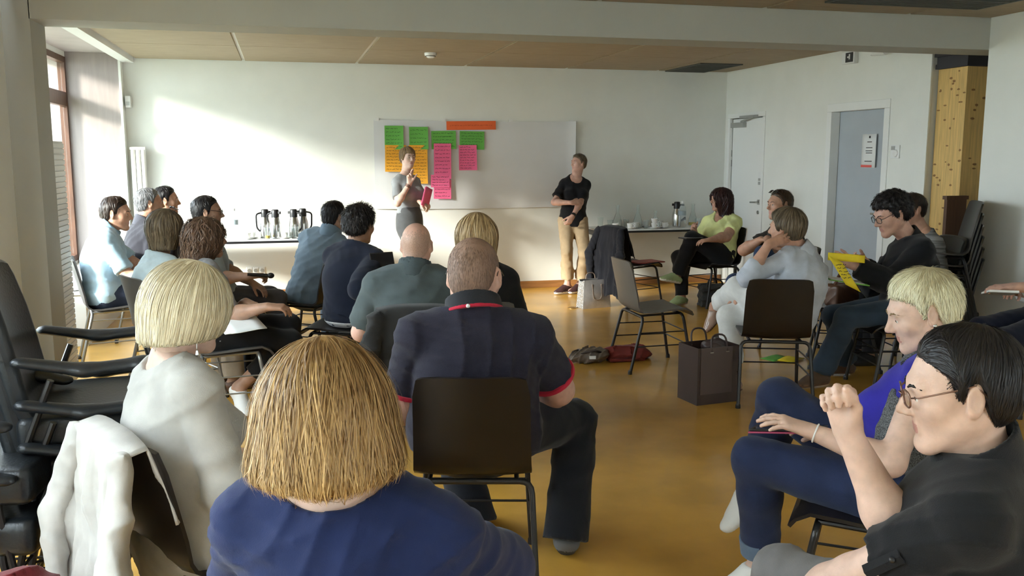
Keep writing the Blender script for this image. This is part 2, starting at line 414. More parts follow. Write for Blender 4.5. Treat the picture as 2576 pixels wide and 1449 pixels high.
def folds(amp, seed, freq=1.0):
    """soft creases that come and go over the cloth"""
    r = np.random.default_rng(seed); A = [unit(r.normal(size=3)*V(.6,.6,1.1))*f*freq for f in (30, 46, 66)]; B = [unit(r.normal(size=3))*f for f in (9, 13, 17)]; K = [unit(r.normal(size=3))*f for f in (7, 10, 12)]
    ph = r.uniform(0, 6, 9)
    def f(D, X, Y, Z):
        out = 0
        for i in range(3):
            a, b, k = A[i].astype(np.float32), B[i].astype(np.float32), K[i].astype(np.float32)
            w = np.sin(X*a[0]+Y*a[1]+Z*a[2]+np.float32(ph[i])+1.5*np.sin(X*b[0]+Y*b[1]+Z*b[2]+np.float32(ph[i+3])))
            m = np.float32(.5)+np.float32(.5)*np.sin(X*k[0]+Y*k[1]+Z*k[2]+np.float32(ph[i+6]))
            q = 1-np.abs(w); out = out+m*(q*q-np.float32(.3))*np.float32((.8,.6,.4)[i])
        return D-np.float32(amp*1.9)*out
    return f

def hand(S, W, d, n, side, curl=25., spread=6., thumb=35., sc=1.0, thumb_curl=15., pinch=0.):
    """palm and five fingers; d: fingers' direction, n: out of the palm, side: +1 right hand, -1 left hand"""
    d = unit(d); n = unit(np.asarray(n, float)-d*(np.asarray(n, float)@d)); s = np.cross(n, d)*side*-1.   # s: towards the thumb
    curls = curl if isinstance(curl, (list, tuple)) else [curl]*4
    lat = [.027, .009, -.009, -.026]; base = [.088, .092, .087, .078]; ln = [.073, .081, .075, .058]; rad = [.0088, .009, .0085, .0076]
    for i in range(4):
        m0 = W+d*.012*sc+s*lat[i]*.55*sc; k0 = W+d*base[i]*sc+s*lat[i]*sc
        S.cone(m0, k0, .0145*sc, .0118*sc, .014*sc)
        a = math.radians(spread)*(1.5-i)*.6; fd = unit(d*math.cos(a)+s*math.sin(a)); p = k0; ang = math.radians(curls[i]*.8)
        for j, fr in enumerate((.46, .3, .24)):
            u = fd*math.cos(ang)+n*math.sin(ang); q = p+u*ln[i]*fr*sc
            S.cone(p, q, rad[i]*sc*(1.06-.1*j), rad[i]*sc*(.98-.1*j), .006*sc); p = q; ang += math.radians(curls[i]*(1.0 if j == 0 else .7))
    b = W+d*.022*sc+s*.018*sc+n*.006*sc; ta = math.radians(thumb)
    u = unit(d*math.cos(ta)+s*math.sin(ta)+n*.35); p1 = b+u*.042*sc
    S.cone(b, p1, .0165*sc, .0125*sc, .012*sc)
    for j, L in enumerate((.033, .028)):
        tc = math.radians(thumb_curl*(j+1)); u2 = unit(u*math.cos(tc)+(d*.6-s*.5+n*.5)*math.sin(tc)); p2 = p1+u2*L*sc
        S.cone(p1, p2, .0108*sc*(1-.08*j), .0095*sc*(1-.1*j), .006*sc); p1 = p2
    S.cone(W-d*.012*sc, W+d*.03*sc, .024*sc, .027*sc, .015*sc, flat=(n, .62))

LONG_SLEEVED = {2, 3, 7, 8, 10, 14, 20, 21, 24}      # arms under a sleeve need little detail
class Person:
    def __init__(s, label, pel, nek, ty=0., py=None, head=None, arms=None, legs=None, sw=.168, g=1., ga=1., gl=1., bust=0., belly=0., scale=1.,
                 skin=None, lod=1, bulge=.03, seed=0, hip=.085, neck_r=.056, name='person', group=None, core=None):
        s.lod = dict(LODS[lod]); s.lod['core'] = core or s.lod['core']; s.lodn = lod; s.sc = scale; s.g, s.ga, s.gl = g, ga, gl; s.bust, s.belly = bust, belly; s.seed = seed; s.skin = skin; s.sw = sw; s.hip = hip; s.nr = neck_r
        s.pel = np.asarray(pel, float); s.nek = np.asarray(nek, float); s.ty = ty; s.py = ty if py is None else py
        s.f = rotz(ty)@V(0,1,0); s.r = rotz(ty)@V(1,0,0); s.pf = rotz(s.py)@V(0,1,0); s.pr = rotz(s.py)@V(1,0,0)
        s.up = unit(s.nek-s.pel)
        fo = unit(s.f-s.up*(s.f@s.up)); s.tM = np.stack([np.cross(fo, s.up), fo, s.up], 1)
        s.mid = (s.pel+s.nek)/2-s.tM[:,1]*bulge
        L = .29*scale, .25*scale; T = .43*scale, .42*scale
        s.shc = s.nek-s.up*.088*scale; s.J = {}
        for k, sg in (('L',-1),('R',1)):
            sr = unit(s.r-s.up*(s.r@s.up)); a = (arms or {}).get(k) or {}
            sh = s.shc+sr*sw*sg*scale+V(0,0,a.get('shrug',0.)); s.J['sh'+k] = sh
            w = a.get('w'); 
            if w is None: w = s.pel+s.pf*.2+s.pr*.12*sg+V(0,0,.08)
            s.J['el'+k], s.J['wr'+k] = ik(sh, w, L[0]*a.get('l',1), L[1]*a.get('l',1), a.get('pole', s.r*sg*.5-s.f*.4+V(0,0,-1)))
            fd = a.get('dir'); s.J['hd'+k] = unit(fd if fd is not None else s.J['wr'+k]-s.J['el'+k])
            s.J['hn'+k] = np.asarray(a.get('palm', V(0,0,-1)), float)
            lg = (legs or {}).get(k) or {}
            hj = s.pel+s.pr*hip*sg*scale; s.J['hp'+k] = hj
            an = lg.get('a');
            if an is None: an = V(*(hj+s.pf*.42)[:2], .085)
            s.J['kn'+k], s.J['an'+k] = ik(hj, an, T[0]*lg.get('l',1), T[1]*lg.get('l',1), lg.get('pole', s.pf+V(0,0,.9)))
            fd = lg.get('fd'); s.J['fd'+k] = unit(fd if fd is not None else s.pf)
        s.arms = arms or {}; s.legs = legs or {}
        h = head or {}; s.hs = h.get('s', 1.0)*scale; c = h.get('c')
        s.hc = np.asarray(c, float) if c is not None else s.nek+V(0,0,.165*scale)+s.f*.035
        s.hM = rotz(h.get('yaw', ty))@rotx(-h.get('pitch', 0))@roty(h.get('roll', 0))
        root = V(s.pel[0], s.pel[1], 0); s.o = root
        s.root = tag(empty(name, root), label, 'person', group)
    def hp(s, x, y, z): return s.hc+s.hM@(V(x,y,z)*s.hs)
    # --- flesh
    def torso(s, S, e=0., hipe=0.):
        g, c, M, u = s.g, s.sc, s.tM, s.up
        PM = np.stack([s.pr, s.pf, V(0,0,1)], 1)
        S.ell(s.pel+V(0,0,.01), (V(.165,.125,.125)*g*c+e+hipe), PM, k=.06)
        fl = (M[:,1], .76)
        ab = s.mid+M[:,1]*.012*g; w = .138*g*c
        S.cone(s.pel+u*.05, ab, w*1.04+e, w+e, .08, flat=fl); S.cone(ab, s.nek-u*.2*c, w+e, (.15*g*.5+.15*.5)*c+e, .08, flat=fl)
        if s.belly: S.ell(s.pel+u*.17*c+M[:,1]*(.06+s.belly*.3), V(.14*g,.09+s.belly,.14)*c+e, M, k=.07)
        gg = .6+.4*g
        S.ell(s.nek-u*.2*c, V(.152*gg,.112*gg,.17)*c+e, M, k=.06)
        S.ell(s.nek-u*.13*c-M[:,1]*.01, V(s.sw*.95,.09*gg,.1)*c+e, M, k=.05)
        S.cone(s.J['shL'], s.J['shR'], .044*s.ga*c+e, .044*s.ga*c+e, .05)
        for k in 'LR':
            S.cone(s.nek+u*.012*c, s.J['sh'+k]+u*.01, .047*gg*c+e*.8, .04*s.ga*c+e, .05)
        if s.bust:
            for sg in (-1,1): S.ell(s.nek-u*.22*c+M[:,1]*(.095+s.bust*.25)+M[:,0]*.068*sg, V(.065,.05+s.bust*.5,.062)*c+e, M, k=.04)
    def arm(s, S, k, e=0., upto=2., cuff=0., loose=0.):
        c, a = s.sc, s.ga; sh, el, wr = s.J['sh'+k], s.J['el'+k], s.J['wr'+k]
        r0, r1, r2, r3 = .053*a*c+e, .043*a*c+e, .045*a*c+e, .027*c*(.6+.4*a)+e
        kk = .03 if e == 0 else .004
        S.ell(sh, V(.052,.052,.056)*a*c+e, k=.035 if e == 0 else .02)
        if upto <= 1.:
            p = sh+(el-sh)*upto; d = unit(el-sh); rr = r0+(r1-r0)*upto+loose
            S.cone(sh, p+d*.03, r0, rr, kk, clip=[(p, d)]); return
        S.cone(sh, el, r0, r1+loose*.5, kk)
        d = unit(wr-el); q = el+(wr-el)*.28
        S.cone(el, q, r1+loose*.5, r2+loose, .03)
        if upto < 2: p = el+(wr-el)*(upto-1); S.cone(q if upto > 1.28 else el, p+d*.03, r2+loose, r2+(r3-r2)*max(0,(upto-1.28)/.72)+cuff+loose, .03, clip=[(p, d)])
        else: S.cone(q, wr, r2+loose, r3+cuff, .03)
    def leg(s, S, k, e=0., upto=2., cuff=.02, fit=0.):
        c, g = s.sc, s.gl; h, kn, an = s.J['hp'+k], s.J['kn'+k], s.J['an'+k]
        S.cone(h, kn, .088*g*c+e+fit, .057*g*c+e+fit*.6, .04)
        d = unit(an-kn); back = unit(-s.pf*.9+d*0); back = back-d*(back@d); q = kn+(an-kn)*.32+back*.012
        if upto <= 1: return
        fr = upto-1
        if e > 0:
            p = kn+(an-kn)*fr; S.cone(kn, q, .056*g*c+e+fit*.6, .058*g*c+e+fit*.6, .03); S.cone(q, p+d*.03, .058*g*c+e+fit*.6, .037*c+e+cuff, .03, clip=[(p, d)])
        else: S.cone(kn, q, .052*g*c, .056*g*c, .03); S.cone(q, an, .056*g*c, .036*c, .03)
    def foot(s, S, k, e=0.):
        an, fd = s.J['an'+k], s.J['fd'+k]; up = unit(V(0,0,1)-fd*fd[2]) if abs(fd[2]) < .95 else s.pf
        lg = s.legs.get(k) or {}; up = np.asarray(lg.get('up', up), float); up = unit(up-fd*(up@fd)); c = s.sc
        S.cone(an, an-up*.035-fd*.02, .036*c+e, .034*c+e, .02); S.cone(an-fd*.03-up*.05, an+fd*.1*c-up*.058, .03*c+e, .036*c+e, .03, flat=(up, .75))
        S.cone(an+fd*.01, an+fd*.12*c-up*.055, .034*c+e, .028*c+e, .03); S.cone(an+fd*.1*c-up*.06, an+fd*.165*c-up*.064, .035*c+e, .026*c+e, .03, flat=(up,.66))
    def head_sdf(s, S, ear=True):
        p, M, h = s.hp, s.hM, s.hs
        S.ell(p(0,-.012,.035), V(.0755,.097,.087)*h, M, k=.01); S.ell(p(0,.026,-.028), V(.061,.07,.084)*h, M, k=.045*h)
        for x in (-1,1):
            S.cone(p(.05*x,.0,-.05), p(.016*x,.066,-.103), .021*h, .018*h, .03*h); S.ell(p(.043*x,.056,-.022), V(.024,.024,.024)*h, M, k=.025*h)
        S.ell(p(0,.074,-.103), V(.019,.017,.017)*h, M, k=.02*h)
        S.cone(p(-.036,.079,.024), p(.036,.079,.024), .013*h, .013*h, .02*h)
        for x in (-1,1): S.ell(p(.033*x,.104,.003), V(.019,.014,.013)*h, M, k=.014*h, op='s')
        for x in (-1,1): S.ell(p(.032*x,.0745,.002), V(.0155,.0135,.0125)*h, M, k=.004*h)
        for x in (-1,1): S.ell(p(.032*x,.0785,.0075), V(.0145,.0135,.0085)*h, M, k=.003*h)
        S.cone(p(0,.09,.012), p(0,.113,-.027), .008*h, .0115*h, .012*h)
        for x in (-1,1): S.ell(p(.011*x,.101,-.033), V(.0085,.01,.0075)*h, M, k=.006*h)
        S.cone(p(-.017,.085,-.0605), p(.017,.085,-.0605), .0065*h, .0065*h, .008*h); S.cone(p(-.014,.084,-.0715), p(.014,.084,-.0715), .0075*h, .0075*h, .008*h)
        S.cone(p(-.024,.0945,-.066), p(.024,.0945,-.066), .0016*h, .0016*h, .004*h, op='s')
        if ear:
            for x in (-1,1):
                E = M@rotz(-22.*x)@rotx(12)
                S.ell(p(.0815*x,-.012,.002), V(.0085,.0195,.032)*h, E, k=.008*h); S.ell(p(.079*x,-.008,-.022), V(.008,.012,.014)*h, E, k=.008*h)
                S.ell(p(.0895*x,-.009,.004), V(.006,.0115,.02)*h, E, k=.005*h, op='s')
        b = s.nek-s.up*.03
        S.cone(b, p(0,-.022,-.035), s.nr*1.08*s.sc, s.nr*.98*s.sc, .03); S.cone(s.nek+s.up*.01, p(0,.012,-.07), s.nr*.85*s.sc, .036*h, .03)
    def build_body(s, stubble=None, lips=True, mats=None, shaved=None):
        parts = []
        S = Sdf(); s.torso(S)
        for k in 'LR': s.leg(S, k); s.foot(S, k)
        H = Sdf(); s.head_sdf(H); parts.append(sdf_mesh(H, s.lod['head'])+(1,))
        for k, sg in (('L',-1),('R',1)):
            a = s.arms.get(k) or {}
            A = Sdf()
            if s.seed in LONG_SLEEVED: A.cone(s.J['el'+k]+(s.J['wr'+k]-s.J['el'+k])*.55, s.J['wr'+k], .037*s.ga*s.sc, .027*s.sc, .02); s.arm(S, k)
            else: s.arm(A, k)
            hand(A, s.J['wr'+k], s.J['hd'+k], s.J['hn'+k], sg, sc=s.sc*a.get('hs', 1.), **a.get('hand', {}))
            parts.append(sdf_mesh(A, s.lod['arm'])+(0,))
        parts.append(sdf_mesh(S, s.lod['core'])+(0,))
        off = 0; VV = []; QQ = []; MI = []
        for v, q, ish in parts:
            VV.append(v); QQ.append(q+off); off += len(v); m = np.zeros(len(q), np.int32)
            if ish and len(q):
                c = ((v[q].mean(1)-s.hc)@s.hM)/s.hs
                if lips: m[(np.abs(c[:,0]) < .021) & (c[:,1] > .083) & (np.abs(c[:,2]+.066) < .0125-.25*np.abs(c[:,0])*.6)] = 1
                if stubble: m[stubble(c)] = 2
            MI.append(m)
        me = mesh_np('body', np.concatenate(VV)-s.o, np.concatenate(QQ)); o = link('body', me, s.root, mats or [s.skin, M_['lips'], M_['stubble']])
        me.polygons.foreach_set('material_index', np.concatenate(MI)[:len(me.polygons)])
        s.head = H; return o
    def face(s, iris='iris', brow=None, both=True):
        for x in (-1,1):
            mb = MB(); n, m = 12, 8; vs = []; R = .0118*s.hs; c = s.hp(.032*x,.0795,.002)
            prof = [(0,1.02)]+[(math.sin(t), math.cos(t)) for t in np.linspace(.2, math.pi, 9)[:-1]]+[(0,-1)]
            for q, (r, y) in enumerate(prof):
                for k in range(n): a = 2*math.pi*k/n; vs.append(c+s.hM@(V(r*math.cos(a), y, r*math.sin(a))*R)-s.o)
            for q in range(len(prof)-1):
                mb.mi = 2 if q < 1 else (1 if q < 2 else 0)
                o_ = len(mb.v); mb.add([vs[q*n+k] for k in range(n)]+[vs[(q+1)*n+k] for k in range(n)], [(k,(k+1)%n,n+(k+1)%n,n+k) for k in range(n)])
            mb.build('eye', [M_['eyewhite'], M_[iris], M_['pupil']], s.root, smooth=True, fix=False)
            if brow is not None:
                Pb = np.array([s.hp(.013*x,.096,.021), s.hp(.026*x,.095,.0265), s.hp(.04*x,.09,.0275), s.hp(.054*x,.08,.0215)])
                for _ in range(3): Pb = Pb-sdf_grad(s.head, Pb).astype(float)*sdf_at(s.head, Pb)[:,None]
                S = Sdf(); S.chain(list(Pb), [.0026*s.hs,.003*s.hs,.0026*s.hs,.0016*s.hs], k=.003)
                sdf_obj('eyebrow', S, .0022, brow, s.root, s.o)
    # --- clothes
    def top(s, m, sleeve=.6, e=.02, hem=.06, neck='crew', loose=.012, cuff=.004, fold=.004, name='shirt', collar=None, extra=None, drop=.0, open_neck=None, sleeves=None, trimm=None, hipe=.0, waist=None):
        S = Sdf(); s.torso(S, e, hipe)
        if waist: waist(S)
        for k in 'LR': s.arm(S, k, e*.72, (sleeves or {}).get(k, sleeve), cuff, loose)
        S.cut(s.pel-V(0,0,hem), V(0,0,-1) if hem < .2 else -s.up, k=.006)
        if fold: S.fn(folds(fold, s.seed+11))
        if neck == 'crew': S.cut(s.nek+s.up*.012, s.up*1.+s.tM[:,1]*.42, k=.004)
        elif neck == 'wide':
            S.ell(s.nek+s.up*.05+s.tM[:,1]*.03, V(.098,.105,.075)*s.sc, s.tM, k=.004, op='s')
        elif neck == 'boat':
            S.ell(s.nek+s.up*.05+s.tM[:,1]*.0, V(.112,.12,.09)*s.sc, s.tM, k=.004, op='s')
        elif neck == 'scoop':
            S.ell(s.nek+s.up*.03+s.tM[:,1]*.06, V(.085,.1,.115)*s.sc, s.tM, k=.004, op='s')
        elif neck == 'vee':
            S.ell(s.nek+s.up*.03+s.tM[:,1]*.09, V(.055,.1,.16)*s.sc, s.tM@rotx(-15), k=.004, op='s')
        else: S.cut(s.nek+s.up*.03, s.up*1.+s.tM[:,1]*.3, k=.004)
        if extra: extra(S)
        o = sdf_obj(name, S, s.lod['top'], m, s.root, s.o)
        if collar is not None:
            C = Sdf(); nb, nt = s.nek-s.up*.035+s.tM[:,1]*-.004, s.hp(0,-.018,-.05); ax = unit(nt-nb); r = s.nr*s.sc*1.08
            hgt = collar.get('h', .05); tilt = s.tM[:,1]*.35
            C.cone(nb, nt, r+.038, r+.0185, .01); C.cone(nb-ax*.05, nt+ax*.05, r+.026, r+.0045, .004, op='s')
            C.cut(nb+ax*(.035+hgt), ax+tilt, .003); C.cut(nb+ax*collar.get('lo', .012), -ax-(s.tM[:,1]*.2 if 'lo' in collar else 0), .003)
            if collar.get('open'): C.ell(nb+s.tM[:,1]*.1, V(.03,.09,.16), s.tM, op='s', k=.003)
            sdf_obj('collar', C, .005 if s.lodn == 0 else .0075, collar['mat'], o, s.o)
        return o
    def sleeve_band(s, k, frac, m, parent, e=.024, w=.018):
        sh, el = s.J['sh'+k], s.J['el'+k]; p = sh+(el-sh)*frac; d = unit(el-sh); r = (.053+(.043-.053)*frac)*s.ga*s.sc+e
        mb = MB(); mb.tube([p-d*w-s.o, p-d*w*.5-s.o, p+d*.003-s.o], [r, r+.002, r+.001], n=28); return mb.build('sleeve_band', m, parent, smooth='auto')
    def trousers(s, m, upto=1.97, e=.011, cuff=.028, fit=.006, fold=.004, name='trousers', upL=None):
        S = Sdf(); PM = np.stack([s.pr, s.pf, V(0,0,1)], 1)
        S.ell(s.pel+V(0,0,.01), V(.165,.125,.125)*s.g*s.sc+e, PM, k=.05)
        S.cone(s.pel+s.up*.05, s.pel+s.up*.14, .138*s.g*s.sc+e, .132*s.g*s.sc+e, .06, flat=(s.tM[:,1], .76), clip=[(s.pel+s.up*.13, s.up)])
        for k in 'LR': s.leg(S, k, e, (upL or {}).get(k, upto), cuff, fit)
        if fold: S.fn(folds(fold, s.seed+23, .8))
        return sdf_obj(name, S, s.lod['bot'], m, s.root, s.o)
    def shoes(s, m, sole, e=.009, sandal=False, kinds=None):
        for k in 'LR':
            an, fd = s.J['an'+k], s.J['fd'+k]; lg = s.legs.get(k) or {}
            up = np.asarray(lg.get('up', V(0,0,1)), float); up = unit(up-fd*(up@fd)); S = Sdf(); s.foot(S, k, e)
            S.cut(an-up*.004, up*.9-fd*.35, .006); S.cut(an-up*.083, -up, .003)
            M = np.stack([np.cross(fd, up), fd, up], 1)
            S2 = Sdf(); 
            S.cone(an-fd*.035-up*.079, an+fd*.155-up*.079, .036, .038, .006, flat=(up, .28))
            sdf_obj('shoe', S, s.lod['shoe'], [m, sole], s.root, s.o, lambda c, an=an, up=up: (((c-an)@up) < -.066).astype(int))
    # --- hair
    def hl(s, X, Y, Z):
        c, M = s.hc.astype(np.float32), (s.hM/s.hs).astype(np.float32)
        x, y, z = X-c[0], Y-c[1], Z-c[2]
        return (M[0,0]*x+M[1,0]*y+M[2,0]*z, M[0,1]*x+M[1,1]*y+M[2,1]*z, M[0,2]*x+M[1,2]*y+M[2,2]*z)
    def hair(s, m, style='short', h=.012, n=1300, L=.045, w=.003, lift=.006, lines=None, shape=None, flow=None, seed=1, zend=None, wave=0., base_tint=.15, steps=6, clump=.5,
             start=None, curl=0., crown=(0,-.045,.13), rough=0., tip=0., tintfn=None, jitter=.0, taper=.03, fringe=0., ragged=.012):
        S = Sdf(); p, M, hs = s.hp, s.hM, s.hs; r = np.random.default_rng(s.seed*17+seed)
        S.ell(p(0,-.014,.036), (V(.0755,.098,.087)+h)*hs, M, k=.02)
        if style in ('short', 'buzz', 'curly'):
            S.ell(p(0,-.03,-.02), (V(.066,.07,.07)+h*.55)*hs, M, k=.03)
        if shape: shape(S, p, M, hs)
        ly = lines or ([-.12,-.085,-.05,-.032,-.022,-.004,.006,.022,.03,.05,.075,.1], [-.08,-.078,-.062,-.03,.024,.028,-.012,.0,.042,.062,.08,.084])
        if style != 'long':
            def clipf(D, X, Y, Z):
                x, y, z = s.hl(X, Y, Z); g = (np.interp(y, ly[0], ly[1]).astype(np.float32)-z)*np.float32(.75*hs); return np.maximum(D+np.float32(h*hs*.9)*np.clip(1+g/np.float32(taper*hs), 0, 1)**2, g)
            S.fn(clipf)
        if rough:
            q = 95.
            def rf(D, X, Y, Z):
                x, y, z = s.hl(X, Y, Z); return D-np.float32(rough)*(np.sin(x*q+2*np.sin(y*70))*np.sin(y*q+2*np.sin(z*60))*np.sin(z*q+1.5*np.sin(x*80)))
            S.fn(rf)
        Vv, Q = sdf_mesh(S, s.lod['hair']); allV = [Vv]; tint = [np.full(len(Vv), base_tint)]; allQ = [Q]; off = len(Vv)
        if n and len(Vv):
            if s.lodn == 0: pass
            loc = ((Vv-s.hc)@M)/hs; ok = start(loc) if start is not None else np.ones(len(Vv), bool)
            idx = np.nonzero(ok)[0]; idx = r.choice(idx, n); P = Vv[idx]+r.normal(size=(n,3))*.003
            cr = p(*crown); T = steps+1; path = np.zeros((n,T,3)); nor = np.zeros((n,T,3))
            ln = L*r.uniform(.55, 1.3, n); ph = r.uniform(0, 6.28, n); lf = lift*r.uniform(-.3, 1.2, n); tp = tip*r.uniform(0, 1, n)
            side0 = r.normal(size=n); fr = fringe*r.uniform(-.6, 2., n)
            for t in range(T):
                for _ in range(2 if t == 0 else 1):
                    d = sdf_at(S, P); G = sdf_grad(S, P).astype(float); P = P-G*(np.clip(d, -.03, .03)-(lf*min(1, t/3)+tp*(t/steps)**2))[:,None]
                path[:,t] = P; nor[:,t] = G
                lo = ((P-s.hc)@M)/hs
                if flow is not None: F = flow(lo)@M.T
                else:
                    F = P-cr; F = F/(np.linalg.norm(F, axis=1, keepdims=True)+1e-6)+V(0,0,-.35)
                    if style in ('short', 'buzz') and not fringe:
                        wf = np.clip((lo[:,1:2]-.0)/.05, 0, 1)*np.clip((lo[:,2:]-.02)/.03, 0, 1)
                        F = F*(1-wf)+wf*(np.concatenate([np.clip(lo[:,:1]*14+.25,-1,1)*.9, np.full((n,1),-.75), np.full((n,1),-.1)], 1)@M.T)
                F = F+r.normal(size=F.shape)*jitter
                F = F-G*(F*G).sum(1, keepdims=True); F /= np.linalg.norm(F, axis=1, keepdims=True)+1e-6
                if wave: sd = np.cross(F, G); F = F+sd*(wave*np.sin(ph+curl*t+lo[:,2]*60)*(.3+t/steps))[:,None]; F /= np.linalg.norm(F, axis=1, keepdims=True)
                st = ln/steps
                if zend is not None: st = st*np.where(lo[:,2] > (zend(lo) if callable(zend) else zend)+side0*ragged, 1., .12)
                if style != 'long': st = st*np.where(lo[:,2] > np.interp(lo[:,1], ly[0], ly[1])-fr+.002, 1., .08)
                P = P+F*st[:,None]
            tg = np.gradient(path, axis=1); tg /= np.linalg.norm(tg, axis=2, keepdims=True)+1e-9
            sd = np.cross(tg, nor); sd /= np.linalg.norm(sd, axis=2, keepdims=True)+1e-9
            an = r.normal(size=n)*(.24 if s.lodn == 0 else .4); sd = sd*np.cos(an)[:,None,None]+nor*np.sin(an)[:,None,None]
            ww = (w*r.uniform(.6,1.5,n))[:,None]*np.interp(np.linspace(0,1,T), [0,.12,.6,1], [.35,1,1,.12])[None]
            A = path+sd*ww[...,None]/2; Bv = path-sd*ww[...,None]/2
            vv = np.stack([A,Bv], 2).reshape(n, T*2, 3); k = np.arange(steps)
            q1 = np.stack([2*k, 2*k+1, 2*k+3, 2*k+2], 1); qq = (np.arange(n)*T*2)[:,None,None]+q1[None]
            allV.append(vv.reshape(-1,3)); allQ.append(qq.reshape(-1,4)+off)
            l0 = ((path[:,0]-s.hc)@M)/hs; cl = .5+.5*np.sin(l0[:,0]*190+3*np.sin(l0[:,1]*120+1))*np.sin(l0[:,1]*170+2)
            tn = np.clip(clump*cl+(1-clump)*r.uniform(0,1,n), 0, 1)
            if tintfn is not None: tn = tintfn(l0, tn)
            tint.append(np.repeat(tn, T*2))
        me = mesh_np('hair', np.concatenate(allV)-s.o, np.concatenate(allQ)); o = link('hair', me, s.root, [m])
        a = me.attributes.new('tint', 'FLOAT', 'POINT'); a.data.foreach_set('value', np.concatenate(tint).astype(np.float32)[:len(me.vertices)])
        return o
    def glasses(s, m, sun=False, lens=None, zoff=0., yoff=0., pitch=0., r=.023, square=True):
        mb = MB(); o = s.o; h = s.hs; Rr = rotx(pitch)
        def q(x,y,z): v = Rr@V(x,y,z)+V(0,yoff,zoff); return s.hp(*v)-o
        for x in (-1,1):
            pts = []
            for k in range(20):
                a = 2*math.pi*k/20; ca, sa = math.cos(a), math.sin(a); ex = .55 if square else 1
                pts.append(q(.033*x+r*math.copysign(abs(ca)**ex, ca), .108-abs(.033*x+r*ca)**2*2, .002+r*.78*math.copysign(abs(sa)**ex, sa)))
            mb.tube(pts, .0021, n=6, closed=True)
            mb.tube([q(.056*x,.1,.008), q(.074*x,.088,.012), q(.0825*x,.02,.024), q(.083*x,-.012,.031), q(.084*x,-.034,.006)], .0019, n=6)
        mb.tube([q(-.011,.11,.006), q(0,.114,.009), q(.011,.11,.006)], .0018, n=6)
        ob = mb.build('glasses', m, s.root, smooth=True)
        if lens is not None:
            for x in (-1,1):
                lb = MB(); c = q(.033*x,.107,.002); pts = []
                for k in range(20):
                    a = 2*math.pi*k/20; ca, sa = math.cos(a), math.sin(a); ex = .55 if square else 1
                    pts.append(q(.033*x+r*math.copysign(abs(ca)**ex, ca), .107-abs(.033*x+r*ca)**2*2, .002+r*.78*math.copysign(abs(sa)**ex, sa)))
                lb.add([c]+pts, [(0,1+k,1+(k+1)%20) for k in range(20)]); lb.build('lens', lens, ob, smooth=True)
        return ob
# ------------------------------------------------------------------ the room
XL, XR, YB, ZC = -1.61, 5.41, 10.64, 2.62
def struct(name, mb, m, parent=None, **k):
    o = mb.build(name, m, parent, **k)
    if parent is None: o['kind'] = 'structure'
    return o
floor = struct('floor', MB().box((-2.6,-2.6,-.1), (6.4,10.9,0)), M_['floor'])
struct('wall_back', MB().box((XL,YB,0), (6.4,YB+.2,2.9)), M_['wall'])
ceiling = struct('ceiling', MB().box((XL+.1,-2.6,ZC+.012), (6.4,YB,ZC+.2)), M_['ceil_base'])
# acoustic ceiling panels, each its own board below the white grid
_xs = [-1.49,-.37,.85,2.09,3.31,4.47,5.41]; pn = 0
for (ya, yb) in ((6.36,7.9),(7.9,9.2),(9.2,10.63),(2.6,4.3),(4.3,5.99)):
    for i in range(6):
        x0, x1 = _xs[i]+.018, _xs[i+1]-.018
        if yb < 6.1 and i == 5: x1 = 5.18
        g = .007
        MB().box((x0,ya+g,ZC-.004), (x1,yb-g,ZC+.014)).build('ceiling_panel', M_['ceil'], ceiling, bevel=.002)
struct('trim_1', MB().box((XL,6.35,ZC-.05), (XL+.115,YB,ZC+.06)), M_['white'])                       # edge strip of the ceiling along the window bay
struct('trim_2', MB().box((XL-.03,6.35,ZC-.03), (XL,YB-.14,ZC+.1)), M_['darkgap'])                    # curtain groove
struct('beam', MB().box((-1.40,6.0,2.385), (5.6,6.35,ZC+.1)), M_['beam'])
struct('column_left', MB().box((-1.56,6.0,0), (-1.395,6.35,ZC+.1)), M_['beam'])
# left wall near the camera with its window openings
_wl = MB(); _wl.box((-1.75,-2.6,0), (-1.545,6.0,.45)); _wl.box((-1.75,-2.6,2.45), (-1.545,6.0,ZC+.2))
for a, b in ((-2.6,-1.9),(.35,.65),(2.8,3.1),(5.35,6.35)): _wl.box((-1.75,a,.45), (-1.545,b,2.45))
struct('wall_left', _wl, M_['wall'])
